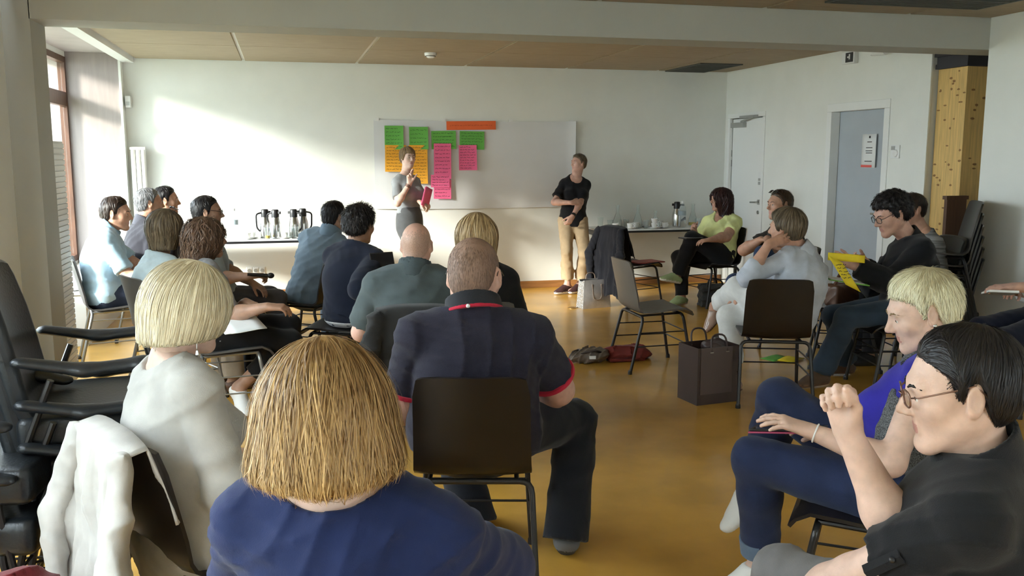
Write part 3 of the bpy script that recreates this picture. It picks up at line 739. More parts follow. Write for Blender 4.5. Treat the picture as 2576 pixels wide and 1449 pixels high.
# window bay behind the column
struct('wall_bay', MB().box((-2.45,6.2,0), (-2.14,YB,.5)).box((-2.45,6.2,2.58), (-2.14,YB,2.9)).box((-2.45,6.1,0), (-1.55,6.35,2.9)), M_['wall'])
struct('wall_reveal', MB().box((-2.45,10.5,0), (XL-.005,YB+.2,2.9)), M_['reveal'])
struct('trim_3', MB().box((XL-.02,10.49,0), (XL+.004,YB,2.75)), M_['wall'])
struct('ceiling_bay', MB().box((-2.45,6.2,2.655), (XL-.03,10.6,2.8)), M_['bayceil'])
def window(n, x, y0, y1, z0, z1, muls, trans, wood, d=.07, fw=.06):
    w = empty('window_%d' % n, (x, (y0+y1)/2, z0)); w['kind'] = 'structure'; cy = (y0+y1)/2
    def bx(nm, a, b, c, e, m, th=d): return MB().box((-th/2,a-cy,c-z0), (th/2,b-cy,e-z0)).build(nm, m, w)
    bx('window_frame', y0, y1, z0, z0+fw, wood); bx('window_frame', y0, y1, z1-fw, z1, wood); bx('window_frame', y0, y0+fw, z0+fw, z1-fw, wood); bx('window_frame', y1-fw, y1, z0+fw, z1-fw, wood)
    ys = [y0+fw]+list(muls)+[y1-fw]
    for q in muls: bx('mullion', q-fw*.6, q+fw*.6, z0+fw, z1-fw, wood)
    zs = [z0+fw]+list(trans)+[z1-fw]
    for q in trans:
        for i in range(len(ys)-1): bx('transom', ys[i]+fw*.6*(i>0), ys[i+1]-fw*.6*(i<len(ys)-2), q-.07, q+.07, wood, d*.9)
    for i in range(len(ys)-1):
        for j in range(len(zs)-1): bx('window_pane', ys[i]+.01, ys[i+1]-.01, zs[j]+.01, zs[j+1]-.01, M_['glass'], .008)
    return w
window(1, -2.17, 6.36, 10.5, .5, 2.6, (7.4,8.4,9.42), (2.17,), M_['winwood'])
for i, (a, b) in enumerate(((-1.9,.35),(.65,2.8),(3.1,5.35))): window(2+i, -1.66, a, b, .45, 2.45, ((a+b)/2,), (), M_['winwood'])
# right wall with its two doorways, the near right wall, the wall behind the camera
_wr = MB(); D1, D2 = (9.68,10.53), (7.47,8.35)
_wr.box((XR,D1[1],0), (XR+.2,YB,2.9)); _wr.box((XR,D2[1],0), (XR+.2,D1[0],2.9)); _wr.box((XR,6.88,0), (XR+.2,D2[0],2.9)); _wr.box((XR,D1[0],2.07), (XR+.2,D1[1],2.9)); _wr.box((XR,D2[0],2.06), (XR+.2,D2[1],2.9))
struct('wall_right', _wr, M_['wall'])
struct('trim_4', MB().box((XR-.02,6.87,0), (XR+.001,7.02,2.5)), M_['wall'], bevel=.004)
struct('wall_right_front', MB().box((5.2,-2.6,0), (5.5,6.0,2.9)), M_['wall'])
struct('wall_front', MB().box((-2.6,-2.8,0), (6.4,-2.6,.75)).box((-2.6,-2.8,2.45), (6.4,-2.6,2.9)).box((-2.6,-2.8,.75), (2.9,-2.6,2.45)).box((4.6,-2.8,.75), (6.4,-2.6,2.45)), M_['wall'])
for _n, (_a, _b) in ((5,(2.9,4.6)),):  # unseen window added behind the camera to fill the right side with light
    _w = empty('window_%d' % _n, ((_a+_b)/2,-2.7,.75)); _w['kind'] = 'structure'; _h = (_b-_a)/2
    for _x0, _x1, _z0, _z1 in ((-_h,_h,0,.06),(-_h,_h,1.64,1.7),(-_h,-_h+.06,.06,1.64),(_h-.06,_h,.06,1.64),(-.03,.03,.06,1.64)): MB().box((_x0,-.035,_z0), (_x1,.035,_z1)).build('window_frame', M_['winwood'], _w)
    for _x0, _x1 in ((-_h+.06,-.03),(.03,_h-.06)): MB().box((_x0,-.004,.06), (_x1,.004,1.64)).build('window_pane', M_['glass'], _w)
struct('wall_passage', MB().box((6.3,5.9,0), (6.4,6.9,2.9)).box((5.5,5.9,0), (6.3,6.0,2.9)).box((5.61,6.9,0), (6.4,7.0,2.9)).box((5.66,7.0,0), (5.76,10.9,2.9)), M_['wall'])
struct('baseboard_back', MB().box((XL+.02,YB-.014,0), (XR,YB,.085)), M_['base'], bevel=.003)
struct('baseboard_right', MB().box((XR-.014,8.35,0), (XR,9.68,.085)).box((XR-.014,7.02,0), (XR,7.47,.085)), M_['base'])
# doors
d1 = empty('door_1', (XR+.03,(D1[0]+D1[1])/2,0)); d1['kind'] = 'structure'; cy = d1.location[1]
MB().box((.0,D1[0]+.03-cy,.005), (.04,D1[1]-.03-cy,2.035)).build('door_leaf', M_['door'], d1, bevel=.003)
for a, b, c, e in ((D1[0]-.03,D1[0]+.025,0,2.044),(D1[1]-.025,D1[1]+.03,0,2.044),(D1[0]-.03,D1[1]+.03,2.045,2.1)): MB().box((-.042,a-cy,c), (.0,b-cy,e)).build('door_frame', M_['door'], d1, bevel=.003)
h = MB(); h.tube([V(-.005,-.31,1.05),V(-.05,-.31,1.05)], .011); h.tube([V(-.05,-.31,1.05),V(-.053,-.2,1.045)], .011); h.box((-.008,-.335,1.02), (0,-.285,1.08)); h.build('door_handle', M_['metal'], d1, smooth='auto')
MB().lathe([(0,0),(.022,0),(.022,.008),(0,.008)], 14).build('lock_plate', M_['metal'], d1, loc=(-.004,-.31,.93)).rotation_euler = (0,-math.pi/2,0)
MB().box((-.012,-.36,1.24), (0,-.295,1.40)).build('keypad', M_['white'], d1, bevel=.003); MB().box((-.016,-.352,1.255), (-.012,-.303,1.29)).build('keypad_buttons', M_['alu'], d1); MB().box((-.016,-.352,1.30), (-.012,-.303,1.33)).build('keypad_buttons', M_['alu'], d1)
MB().box((-.055,.05,1.93), (0,.36,1.99)).build('door_closer', M_['alu'], d1, bevel=.004); _m = MB(); _m.tube([V(-.05,.1,2.0),V(-.07,-.25,2.045)], .012); _m.box((-.075,-.3,2.035), (-.045,.1,2.065)); _m.build('door_closer_arm', M_['alu'], d1)
for z in (1.50,1.62,.3): MB().tube([V(-.004,.405,z-.04),V(-.004,.405,z+.04)], .008).build('hinge', M_['alu'], d1)
d2 = empty('door_2', (XR+.09,(D2[0]+D2[1])/2,0)); d2['kind'] = 'structure'; cy = d2.location[1]
MB().box((0,D2[0]+.02-cy,.005), (.04,D2[1]-.02-cy,2.03)).build('door_leaf', M_['doorgrey'], d2, bevel=.003)
for a, b, c, e in ((D2[0]-.06,D2[0]+.02,0,2.029),(D2[1]-.02,D2[1]+.06,0,2.029),(D2[0]-.06,D2[1]+.06,2.03,2.11)): MB().box((-.1,a-cy,c), (.0,b-cy,e)).build('door_frame', M_['door'], d2, bevel=.003)
h = MB(); h.tube([V(-.005,-.36,1.05),V(-.05,-.36,1.05)], .011); h.tube([V(-.05,-.36,1.05),V(-.053,-.24,1.045)], .011); h.build('door_handle', M_['metal'], d2, smooth='auto')
# unseen blocks added outside to keep direct sun off the near and rear windows
struct('sun_blocker', MB().box((-9.0,-9,-.5), (-5.6,2.9,4.1)).box((-16,-12,-.5), (5,-6.6,5.2)), mat('sun_blocker_plaster', (.60,.59,.55), .8, noise=.1, nscale=2))
struct('ground', MB().box((-40,-40,-.6), (-2.6,40,-.5)), mat('outside_ground', (.16,.18,.10), .9, noise=.3, nscale=2))
# ------------------------------------------------------------------ fixtures of the room
def thing(name, label, cat, loc, rz=0., group=None): return tag(empty(name, loc, rz), label, cat, group)
# pine post in the passage at the right
po = thing('pine_post', 'knotty pine wooden post with a dark cap in the passage beside the doors', 'post', (5.46,6.52,0))
MB().box((0,0,0), (.6,.345,2.32)).build('post', M_['pine'], po, bevel=.004)
MB().box((-.03,-.03,2.32), (.62,.35,2.36)).box((-.02,-.02,2.36), (.61,.345,2.42)).box((-.045,-.045,2.42), (.63,.35,2.53)).build('post_cap', M_['capdark'], po)
_r = np.random.default_rng(5)
for i in range(52):
    z = _r.uniform(.8,2.3); onx = i % 4 != 0; a, b = _r.uniform(.006,.012), _r.uniform(.008,.018)
    mb = MB(); u = _r.uniform(.02,.33) if onx else _r.uniform(.03,.3); vs = []
    for k in range(10):
        q = 2*math.pi*k/10; p = (u+b*math.cos(q)*(1.3 if _r.random() < .5 else 1), z+a*math.sin(q)); vs.append((-.0015,p[0],p[1]) if onx else (p[0],-.0015,p[1]))
    mb.add(vs+[(-.0025,u,z) if onx else (u,-.0025,z)], [(k,(k+1)%10,10) for k in range(10)]).build('knot', M_['knot'], po, fix=False)
bd = thing('wooden_board', 'dark brown wooden board standing upright against the pine post', 'board', (5.30,6.40,0)); MB().box((-.05,0,0), (.14,.035,1.26)).build('board', M_['pinedark'], bd, bevel=.004); MB().box((-.06,-.008,1.24), (.15,.043,1.27)).build('board_edge', M_['pinedark'], bd)
# radiators
rd = thing('radiator', 'tall white radiator with horizontal fins beside the left column', 'radiator', (-1.445,6.42,.06))
MB().box((-.035,0,0), (.012,.37,1.63)).build('radiator_body', M_['rad'], rd, bevel=.004)
_fm = None
for i in range(44):
    z = .03+i*.0362
    if _fm is None: o = MB().box((.010,.012,0), (.021,.36,.029)).build('fin', M_['rad'], rd, bevel=.002); _fm = o.data
    else: o = link('fin', _fm, rd)
    o.location = (0,0,z)
for y in (.08,.29): MB().tube([V(-.01,y,-.06),V(-.01,y,.02)], .012).build('pipe', M_['rad'], rd)
r2 = thing('radiator', 'slim white column radiator in the corner of the back wall', 'radiator', (-1.56,10.535,.1))
for i in range(3): MB().tube([V(.02+i*.052,0,0),V(.02+i*.052,0,1.56)], .024, n=12).build('radiator_tube', M_['rad'], r2, smooth='auto')
MB().box((-.01,-.02,1.555), (.15,.03,1.585)).build('radiator_header', M_['rad'], r2, bevel=.005); MB().box((-.01,-.02,-.02), (.15,.03,.01)).build('radiator_header', M_['rad'], r2, bevel=.005); MB().box((.05,.02,.3), (.09,.104,.36)).build('bracket', M_['rad'], r2); MB().box((.05,.02,1.2), (.09,.104,1.26)).build('bracket', M_['rad'], r2)
# low bench under the bay window, papers on it
be = thing('window_bench', 'low white bench box under the bay window', 'bench', (-1.93,9.3,0)); MB().box((-.265,-1.08,0), (.29,1.18,.44)).build('bench_body', M_['rad'], be, bevel=.004); MB().box((-.265,-1.1,.44), (.305,1.18,.47)).build('bench_top', M_['rad'], be, bevel=.004)
for i, (x, y, a) in enumerate(((-1.76,8.36,8),(-1.74,8.62,-12),(-1.78,8.9,20))):
    mb = MB(); mb.slab([[V(u,v,.004+.012*math.sin(2.4*u*9+i)*(v*5)**2) for u in np.linspace(-.1,.1,6)] for v in np.linspace(-.14,.14,6)], .0016)
    o = mb.build('paper_sheet', M_['paper'], smooth=True, loc=(x,y,.4735)); o.rotation_euler[2] = math.radians(a)
    tag(o, ('loose white sheet at the near end of the window bench', 'loose white sheet in the middle of three on the window bench', 'loose white sheet farthest along the window bench')[i], 'paper', 'papers on the window bench')
# ceiling fixtures
sd = thing('smoke_detector', 'round white smoke detector on the beige ceiling panels', 'smoke detector', (1.486,9.352,ZC-.004)); MB().lathe([(0,0),(.062,0),(.064,-.012),(.058,-.03)][::-1]+[], 24).build('detector_base', M_['china'], sd, smooth='auto'); MB().lathe([(.0,-.052),(.03,-.05),(.044,-.04),(.046,-.03)], 24).build('detector_dome', M_['china'], sd, smooth='auto'); MB().tube([V(.05*math.cos(t),.05*math.sin(t),-.033) for t in np.linspace(0,6.28,20)[:-1]], .003, n=5, closed=True).build('detector_slot', M_['darkgap'], sd)
def vent(x0, x1, y0, y1, label):
    v = thing('ceiling_vent', label, 'vent', ((x0+x1)/2,(y0+y1)/2,ZC-.006), 0, 'ceiling vents'); w, d = (x1-x0)/2, (y1-y0)/2
    MB().box((-w,-d,0), (w,d,.006)).build('vent_backing', M_['darkgap'], v)
    for a in ((-w,-d,-w+.02,d),(w-.02,-d,w,d),(-w+.02,-d,w-.02,-d+.02),(-w+.02,d-.02,w-.02,d),(-w+.02,-.012,w-.02,.012)): MB().box((a[0],a[1],-.012), (a[2],a[3],0)).build('vent_frame', M_['ventgrey'], v)
    n = 14; sm = None
    for i in range(n):
        y = -d+.03+(2*d-.06)*(i+.5)/n
        if abs(y) < .02: continue
        if sm is None: o = MB().box((-w+.02,-.008,-.009), (w-.02,.008,-.006)).build('slat', M_['ventgrey'], v); sm = o.data
        else: o = link('slat', sm, v)
        o.location = (0,y,0)
vent(4.56,5.08,9.62,10.60,'dark grey slatted ceiling vent in the corner above the white door'); vent(3.55,4.75,5.0,5.62,'dark slatted ceiling vent in front of the beam near the near right wall')
ex = thing('emergency_light', 'small emergency light unit on the right wall under the ceiling', 'emergency light', (XR,8.04,2.535)); MB().box((-.05,-.1,-.06), (0,.1,.06)).build('housing', M_['white'], ex, bevel=.005); MB().box((-.056,-.085,-.045), (-.05,.03,.045)).build('lamp_window', M_['darkgap'], ex); MB().box((-.058,-.045,-.02), (-.05,-.025,.03)).build('pictogram', M_['white'], ex); MB().box((-.058,-.03,-.005), (-.05,.0,.01)).build('pictogram', M_['white'], ex)
ds = thing('detector_spot', 'small white spot fixture mounted beside the emergency light', 'sensor', (XR,7.68,2.545)); MB().box((-.03,-.03,-.025), (0,.03,.025)).build('bracket', M_['alu'], ds); MB().tube([V(-.03,0,0),V(-.06,-.05,-.005),V(-.06,-.24,-.01)], [.025,.032,.036], n=14).build('spot_body', M_['white'], ds, smooth='auto')
se = thing('wall_sensor', 'small white sensor box high in the left corner of the back wall', 'sensor', (-1.57,10.58,2.16)); MB().box((-.02,-.04,-.06), (.035,.06,.06)).build('housing', M_['white'], se, bevel=.008); MB().box((-.012,-.043,-.04), (.025,-.04,0)).build('sensor_lens', M_['alu'], se)
for i, (x, c) in enumerate(((-.40,0),(-.33,1),(-.26,0))):
    so = thing('wall_socket', ('white wall socket nearest the window, low on the back wall', 'white wall socket in the middle of the row low on the back wall', 'white wall socket at the end of the low row away from the window')[i], 'socket', (x,YB,.31), 0, 'row of wall sockets'); MB().box((-.033,-.008,-.04), (.033,0,.04)).build('socket_plate', M_['white'], so, bevel=.003); MB().lathe([(.0,0),(.02,0),(.022,.004)], 14).build('socket_face', M_['alu'], so, loc=(0,-.009,0)).rotation_euler = (math.pi/2,0,0)
sw_ = thing('thermostat', 'square white wall control beside the grey door frame', 'wall control', (XR,7.30,1.63)); MB().box((-.012,-.06,-.06), (0,.06,.06)).build('plate', M_['white'], sw_, bevel=.003); MB().lathe([(.034,0),(.03,.012),(0,.013)], 18).build('dial', M_['china'], sw_, smooth='auto', loc=(-.012,-.015,-.015)).rotation_euler = (0,-math.pi/2,0); MB().box((-.016,.0,.015), (-.012,.05,.05)).build('label_plate', M_['alu'], sw_)
# notice on the grey door
no = thing('door_notice', 'white printed notice with a red bottom stripe taped on the grey door', 'notice', (XR+.088,7.81,1.64))
MB().slab([[V(-.004-.016*max(0,-u*8)**2,u,v) for u in np.linspace(-.12,.12,7)] for v in np.linspace(-.16,.16,4)], .0015).build('sheet', M_['paper'], no, smooth=True)
MB().box((-.008,-.08,-.158), (-.0055,.118,-.135)).build('red_stripe', M_['stripe'], no)
lt = MB(); lt.lathe([(.011,0),(0,.001)], 10, (0,0,0)); 
for (a, b, z) in ((-.035,.035,.085),(-.05,.05,.03),(-.055,.055,.0),(-.05,.05,-.02),(-.06,.065,-.10)): lt.box((-.0075,a,z-.0035), (-.0062,b,z+.0035))
lt.box((-.0075,-.012,.12), (-.0062,.012,.142)); lt.build('printed_text', M_['ink'], no)
# the big sheet on the back wall with its coloured notes
ch = thing('chart_sheet', 'large white paper sheet taped across the back wall behind the speaker', 'paper', (2.23,10.636,.985))
_P = []
for v in np.linspace(0,1,14):
    row = []
    for u in np.linspace(0,1,40):
        x = -1.205+2.405*u; z = 1.015*v-.012*math.sin(u*3.1); off = .006+.012*abs(math.sin(u*9+v*2))*(1-v)**.6+.006*math.sin(u*23)**2*(1-v)+(.03*max(0,(u-.93)/.07)**2*(.35+.65*v))
        row.append(V(x,-off,z))
    _P.append(row)
MB().slab(_P, .0015).build('sheet', M_['sheet'], ch, smooth='auto')
for x in (-1.17,-.4,.4,1.15): MB().box((x-.025,-.012,1.0), (x+.025,-.001,1.03)).build('tape', M_['paper'], ch)
def scribble(rng, w, h, rows, m0=.07):
    mb = MB()
    for r in range(rows):
        z = h/2-(r+.8)*h/(rows+.6); x = -w/2+m0*w
        end = w/2-m0*w-rng.uniform(0,.25)*w*(rng.random() < .5)
        while x < end:
            ww = min(rng.uniform(.012,.042), end-x); n = max(4, int(ww/.0038)); pts = []
            for k in range(n): pts.append((x+ww*k/(n-1), z+rng.uniform(-.0045,.0055)*(1.6 if rng.random() < .15 else 1)))
            for (a, b) in zip(pts[:-1], pts[1:]):
                mb.add([(a[0],0,a[1]-.0019),(b[0],0,b[1]-.0019),(b[0],0,b[1]+.0019),(a[0],0,a[1]+.0019)], [(0,1,2,3)])
            x += ww+rng.uniform(.006,.012)
    return mb
def note(px, m, rows, label, Y, curl=.01, seed=0, ink='ink'):
    x0, y0, x1, y1 = px; A = at_Y(x0,y0,Y); B = at_Y(x1,y1,Y); w, h = B[0]-A[0], A[2]-B[2]; c = (A+B)/2
    t = thing('note_sheet', label, 'note', (c[0],Y,c[2]), 0, 'coloured notes on the chart sheet'); rg = np.random.default_rng(seed)
    t.rotation_euler[1] = math.radians(rg.uniform(-1.2,1.2))
    MB().slab([[V(u*w,-.001-curl*max(0,u+.2)**2*(1.1-v)-curl*.6*max(0,-.2-v)**2*4,v*h) for u in np.linspace(-.5,.5,8)] for v in np.linspace(-.5,.5,8)], .0012).build('sheet', m, t, smooth='auto')
    if rows:
        s = scribble(rg, w, h, rows)
        for i, v in enumerate(s.v): u_, v_ = v[0]/w, v[2]/h; s.v[i] = (v[0], -.0036-curl*max(0,u_+.2)**2*(1.1-v_)-curl*.6*max(0,-.2-v_)**2*4, v[2])
        s.build('handwriting', M_[ink], t, fix=False)
note((967,316,1015,376), M_['green'], 6, 'green note at the far left of the chart sheet', 10.612, .03, 1)
note((1029,319,1077,376), M_['green'], 5, 'green note second from the left, above the speaker\'s head', 10.612, .03, 2)
note((1085,329,1147,375), M_['green'], 5, 'wide green note below the left end of the red title strip', 10.612, .012, 3)
note((1156,330,1218,376), M_['green'], 6, 'wide green note rightmost on the chart sheet', 10.612, .012, 4)
note((968,365,1022,432), M_['orange'], 8, 'orange note under the leftmost green note', 10.604, .02, 5)
note((1028,365,1076,462), M_['orange'], 12, 'tall orange note behind the speaker\'s raised hand', 10.604, .02, 6)
note((1091,361,1135,450), M_['pink'], 9, 'tall pink note hanging from the wide green note by the title', 10.604, .018, 7)
note((1154,365,1199,428), M_['pink'], 9, 'pink note under the rightmost green note', 10.604, .03, 8)
note((1084,440,1131,471), M_['pink'], 4, 'wide pink note sticking out at the left of the pink column', 10.596, .012, 9)
note((1091,452,1135,500), M_['pink'], 5, 'lowest pink note at the bottom of the pink column', 10.600, .012, 10)
note((1123,304,1247,327), M_['red'], 1, 'long red-orange title strip at the top edge of the chart sheet', 10.612, .004, 11, 'inkred')
# ------------------------------------------------------------------ chairs and tables
def bend(pts, r=.045, n=5):
    """rounds the inner corners of a polyline"""
    out = [np.asarray(pts[0], float)]
    for i in range(1, len(pts)-1):
        p = np.asarray(pts[i], float); a = unit(np.asarray(pts[i-1])-p); b = unit(np.asarray(pts[i+1])-p); A = p+a*r; B = p+b*r
        for t in np.linspace(0,1,n): out.append(A*(1-t)**2+p*2*t*(1-t)+B*t*t)
    out.append(np.asarray(pts[-1], float)); return out
_protos = {}
def make_chair(shell, tube):
    root = empty('shell_chair'); w = .215
    prof = [(.235,.415),(.215,.445),(.17,.457),(.08,.452),(-.02,.443),(-.11,.437),(-.165,.44),(-.2,.458),(-.222,.495),(-.24,.56),(-.262,.66),(-.285,.76),(-.302,.835)]
    rows = []
    for i, (y, z) in enumerate(prof):
        t = max(0, (i-7)/5); row = []
        hw = w*(1.0 if i < 8 else 1.0-.05*t); 
        for u in np.linspace(-1,1,13):
            bow = .028*u*u*min(1,max(0,(i-6)/3)); dz = .012*u*u*(1 if 1 < i < 8 else 0)-(.012*abs(u)**6 if i == len(prof)-1 else 0)
            row.append(V(u*hw*(1-.06*(abs(u) > .95)*(i in (0,len(prof)-1))), y+bow, z+dz))
        rows.append(row)
    MB().slab(rows, .012).build('shell', shell, root, smooth='auto')
    for sx in (-1,1):
        MB().tube(bend([V(.235*sx,-.275,0),V(.215*sx,-.17,.415),V(0,-.17,.415)]), .0115, n=10).build('leg', tube, root, smooth='auto')
        MB().tube(bend([V(.225*sx,.225,0),V(.2*sx,.15,.425),V(0,.15,.425)]), .0115, n=10).build('leg', tube, root, smooth='auto')
        MB().tube([V(.16*sx,-.17,.42),V(.16*sx,.15,.43)], .009, n=8).build('seat_rail', tube, root, smooth='auto')
        MB().tube([V(.225*sx,-.225,.2),V(.213*sx,.19,.2)], .005, n=6).build('rod', tube, root); MB().tube([V(.219*sx,-.2,.30),V(.207*sx,.172,.30)], .005, n=6).build('rod', tube, root)
        for yy in (-.275,.225): MB().lathe([(.016,0),(.016,.02),(.012,.03)], 10).build('foot_cap', M_['black'], root, loc=((.235 if yy < 0 else .225)*sx,yy,0))
    for z, q in ((.2,.19),(.30,.172)): MB().tube([V(-.212,q,z),V(.212,q,z)], .005, n=6).build('rod', tube, root)
    return root
def chair(kind, xy, rz, label, z=0., group='shell chairs set out for the audience'):
    if kind not in _protos: c = _protos[kind] = make_chair(M_['shell_'+kind], M_['tubegrey'] if kind == 'grey' else M_['tube'])
    else: c = copy_tree(_protos[kind])
    c.location = (xy[0], xy[1], z); c.rotation_euler = (0,0,math.radians(rz)); return tag(c, label, 'chair', group)
def make_armchair():
    root = empty('padded_armchair'); L = M_['leather']
    rows = []
    for y, z, t in ((-.20,.47,.05),(-.25,.55,.05),(-.275,.68,.05),(-.30,.80,.045),(-.33,.91,.035),(-.355,.985,.02)):
        rows.append([V(u*.245*(1-.12*max(0,(z-.75)/.23)), y+.035*u*u, z-.03*abs(u)**5*(z > .95)) for u in np.linspace(-1,1,11)])
    o = MB().slab(rows, .06).build('back_cushion', L, root, smooth='auto'); m = o.modifiers.new('round','BEVEL'); m.width = .022; m.segments = 3; m.limit_method = 'ANGLE'
    S = Sdf(); S.box(V(0,.03,.46), V(.235,.235,.028), None, r=.03, k=.02); S.cone(V(-.22,.25,.45), V(.22,.25,.45), .035, .035, .03); sdf_obj('seat_cushion', S, .012, L, root)
    for sx in (-1,1):
        S = Sdf(); S.chain([V(.285*sx,-.2,.70),V(.29*sx,-.02,.665),V(.29*sx,.15,.675),V(.285*sx,.235,.655)], [.03,.036,.036,.03], k=.03, flat=(V(0,0,1),.55)); sdf_obj('armrest', S, .008, L, root)
        MB().tube(bend([V(.27*sx,-.2,.44),V(.29*sx,-.12,.64)]), .011, n=8).build('arm_support', M_['tube'], root, smooth='auto'); MB().tube([V(.27*sx,.18,.44),V(.29*sx,.13,.65)], .011, n=8).build('arm_support', M_['tube'], root, smooth='auto')
        MB().tube(bend([V(.27*sx,-.29,0),V(.25*sx,-.19,.42),V(0,-.19,.42)]), .0115, n=8).build('leg', M_['tube'], root, smooth='auto'); MB().tube(bend([V(.26*sx,.26,0),V(.25*sx,.19,.42),V(0,.19,.42)]), .0115, n=8).build('leg', M_['tube'], root, smooth='auto')
        for z, a, b in ((.18,-.245,.228),(.29,-.218,.21)): MB().tube([V(.257*sx,a,z),V(.252*sx,b,z)], .005, n=6).build('rod', M_['tube'], root)
    for z in (.18,.29): MB().tube([V(-.255,.225,z),V(.255,.225,z)], .005, n=6).build('rod', M_['tube'], root)
    return root
def armchair(loc, rz, label):
    if 'arm' not in _protos: c = _protos['arm'] = make_armchair()
    else: c = copy_tree(_protos['arm'])
    c.location = tuple(loc); c.rotation_euler = (0,0,math.radians(rz)); return tag(c, label, 'chair', 'black padded armchairs')
def table(x0, x1, y0, y1, label):
    t = thing('folding_table', label, 'table', ((x0+x1)/2,(y0+y1)/2,0), 0, 'refreshment tables along the back wall'); w, d = (x1-x0)/2, (y1-y0)/2
    MB().box((-w,-d,.722), (w,d,.74)).build('tabletop', M_['tabletop'], t, bevel=.003); MB().box((-w-.004,-d-.004,.7), (w+.004,d+.004,.724)).build('edge_band', M_['black'], t)
    for sx in (-1,1):
        for sy in (-1,1): MB().box((sx*(w-.03)-.016,sy*(d-.03)-.016,0), (sx*(w-.03)+.016,sy*(d-.03)+.016,.7)).build('leg', M_['tube'], t, bevel=.002)
        MB().box((sx*(w-.03)-.012,-d+.04,.66), (sx*(w-.03)+.012,d-.04,.7)).build('apron', M_['tube'], t)
    return t
table(3.53,5.33,10.02,10.6,'white-topped table with black legs at the right of the back wall'); table(-1.42,.42,9.72,10.42,'white-topped table behind the seated men at the left of the back wall')

# ------------------------------------------------------------------ crockery and drinks on the tables
TZ = .7412
def flask(x, y, rz, label, h=.30):
    t = thing('coffee_flask', label, 'flask', (x,y,TZ), rz, 'steel coffee flasks'); k = h/.3
    MB().lathe([(.052,0),(.056,.004),(.057,.13*k),(.052,.16*k),(.04,.205*k),(.037,.22*k)], 22).build('flask_body', M_['steel'], t, smooth='auto')
    MB().lathe([(.039,.215*k),(.04,.26*k),(.036,.29*k),(.03,.298*k),(0,.3*k)], 20).build('lid', M_['black'], t, smooth='auto'); MB().box((.028,-.012,.25*k), (.062,.012,.278*k)).build('spout', M_['black'], t, bevel=.004)
    MB().tube(bend([V(-.035,0,.262*k),V(-.095,0,.25*k),V(-.09,0,.1*k),V(-.055,0,.07*k)], .03), .009, n=8).build('handle', M_['black'], t, smooth='auto')
def cup(x, y, label, z=TZ, rz=0, saucer=True, group='white coffee cups'):
    t = thing('coffee_cup', label, 'cup', (x,y,z), rz, group)
    MB().lathe([(.0,.008),(.024,.008),(.03,.02),(.039,.062),(.041,.066),(.038,.066),(.029,.022),(.02,.014),(0,.013)], 20).build('cup_body', M_['china'], t, smooth='auto')
    MB().tube(bend([V(.036,0,.055),V(.062,0,.052),V(.055,0,.022),V(.032,0,.022)], .014, 4), .0045, n=6).build('handle', M_['china'], t, smooth='auto')
    if saucer: MB().lathe([(0,.004),(.035,0),(.07,.012),(.072,.015),(.035,.0075),(0,.0075)], 24).build('saucer', M_['china'], t, smooth='auto')
def tumbler(x, y, label, juice=False, h=.1):
    t = thing('drinking_glass', label, 'glass', (x,y,TZ), 0, 'drinking glasses on the tables'); MB().lathe([(.026,0),(.035,h),(.0335,h),(.025,.008),(0,.008)], 18).build('glass_body', M_['waterglass'], t, smooth='auto')
    if juice: MB().lathe([(.0245,.009),(.027,.035),(0,.035)], 18).build('juice', M_['juice'], t, smooth='auto')
def carafe(x, y, label, h=.25, juice=False):
    t = thing('glass_carafe', label, 'carafe', (x,y,TZ), 0, 'glass carafes'); k = h/.25
    MB().lathe([(.045,0),(.056,.02*k),(.055,.07*k),(.03,.14*k),(.018,.17*k),(.018,.225*k),(.022,.25*k),(.019,.25*k),(.0155,.22*k),(.0155,.17*k),(.05,.07*k),(.05,.02*k),(0,.012)], 22).build('carafe_body', M_['waterglass'], t, smooth='auto')
    if juice: MB().lathe([(.047,.016),(.049,.05),(0,.05)], 18).build('juice', M_['juice'], t, smooth='auto')
def bottle(x, y, label, h=.31):
    t = thing('water_bottle', label, 'bottle', (x,y,TZ), 0, 'plastic water bottles'); k = h/.31
    MB().lathe([(.038,0),(.042,.012),(.042,.05),(.039,.06),(.042,.07),(.042,.115),(.039,.125),(.042,.135),(.042,.2*k),(.036,.235*k),(.016,.275*k),(.014,.29*k),(0,.29*k)], 20).build('bottle_body', M_['pet'], t, smooth='auto'); MB().lathe([(.0165,.283*k),(.0165,.31*k),(0,.31*k)], 14).build('cap', M_['white'], t, smooth='auto'); MB().lathe([(.0428,.14),(.0428,.19)], 20).build('bottle_label', mat('bottle_label', (.35,.42,.45), .5), t, smooth='auto', fix=False)
def on_table(px, py, Y): p = at_Y(px, py, Y); return p[0], Y
for i, (px, Y, l) in enumerate(((668,9.93,'steel coffee flask at the left end of the four flasks'),(694,9.85,'steel coffee flask standing second among the four flasks'),(740,9.86,'steel coffee flask third of the four, spout turned away'),(763,9.97,'dark-handled steel coffee flask rightmost of the four on the left table'))): x, y = on_table(px,585,Y); flask(x, y, (20,-30,150,190)[i], l)
x, y = on_table(1702,570,10.3); flask(x, y, 160, 'steel coffee flask with black spout on the right table')
x, y = on_table(590,585,9.95); bottle(x, y, 'clear plastic water bottle on the left table near the window'); x, y = on_table(1716,570,10.22); bottle(x, y, 'clear plastic water bottle beside the flask on the right table')
for px, Y, l in ((622,9.8,'white coffee cup on the left table between the glasses'),(635,9.9,'white coffee cup behind another near the left end of the flasks'),(716,9.78,'white coffee cup standing before the middle flasks'),(758,9.8,'white coffee cup at the right end of the left table')): x, y = on_table(px,588,Y); cup(x, y, l, rz=RNG.uniform(0,360))
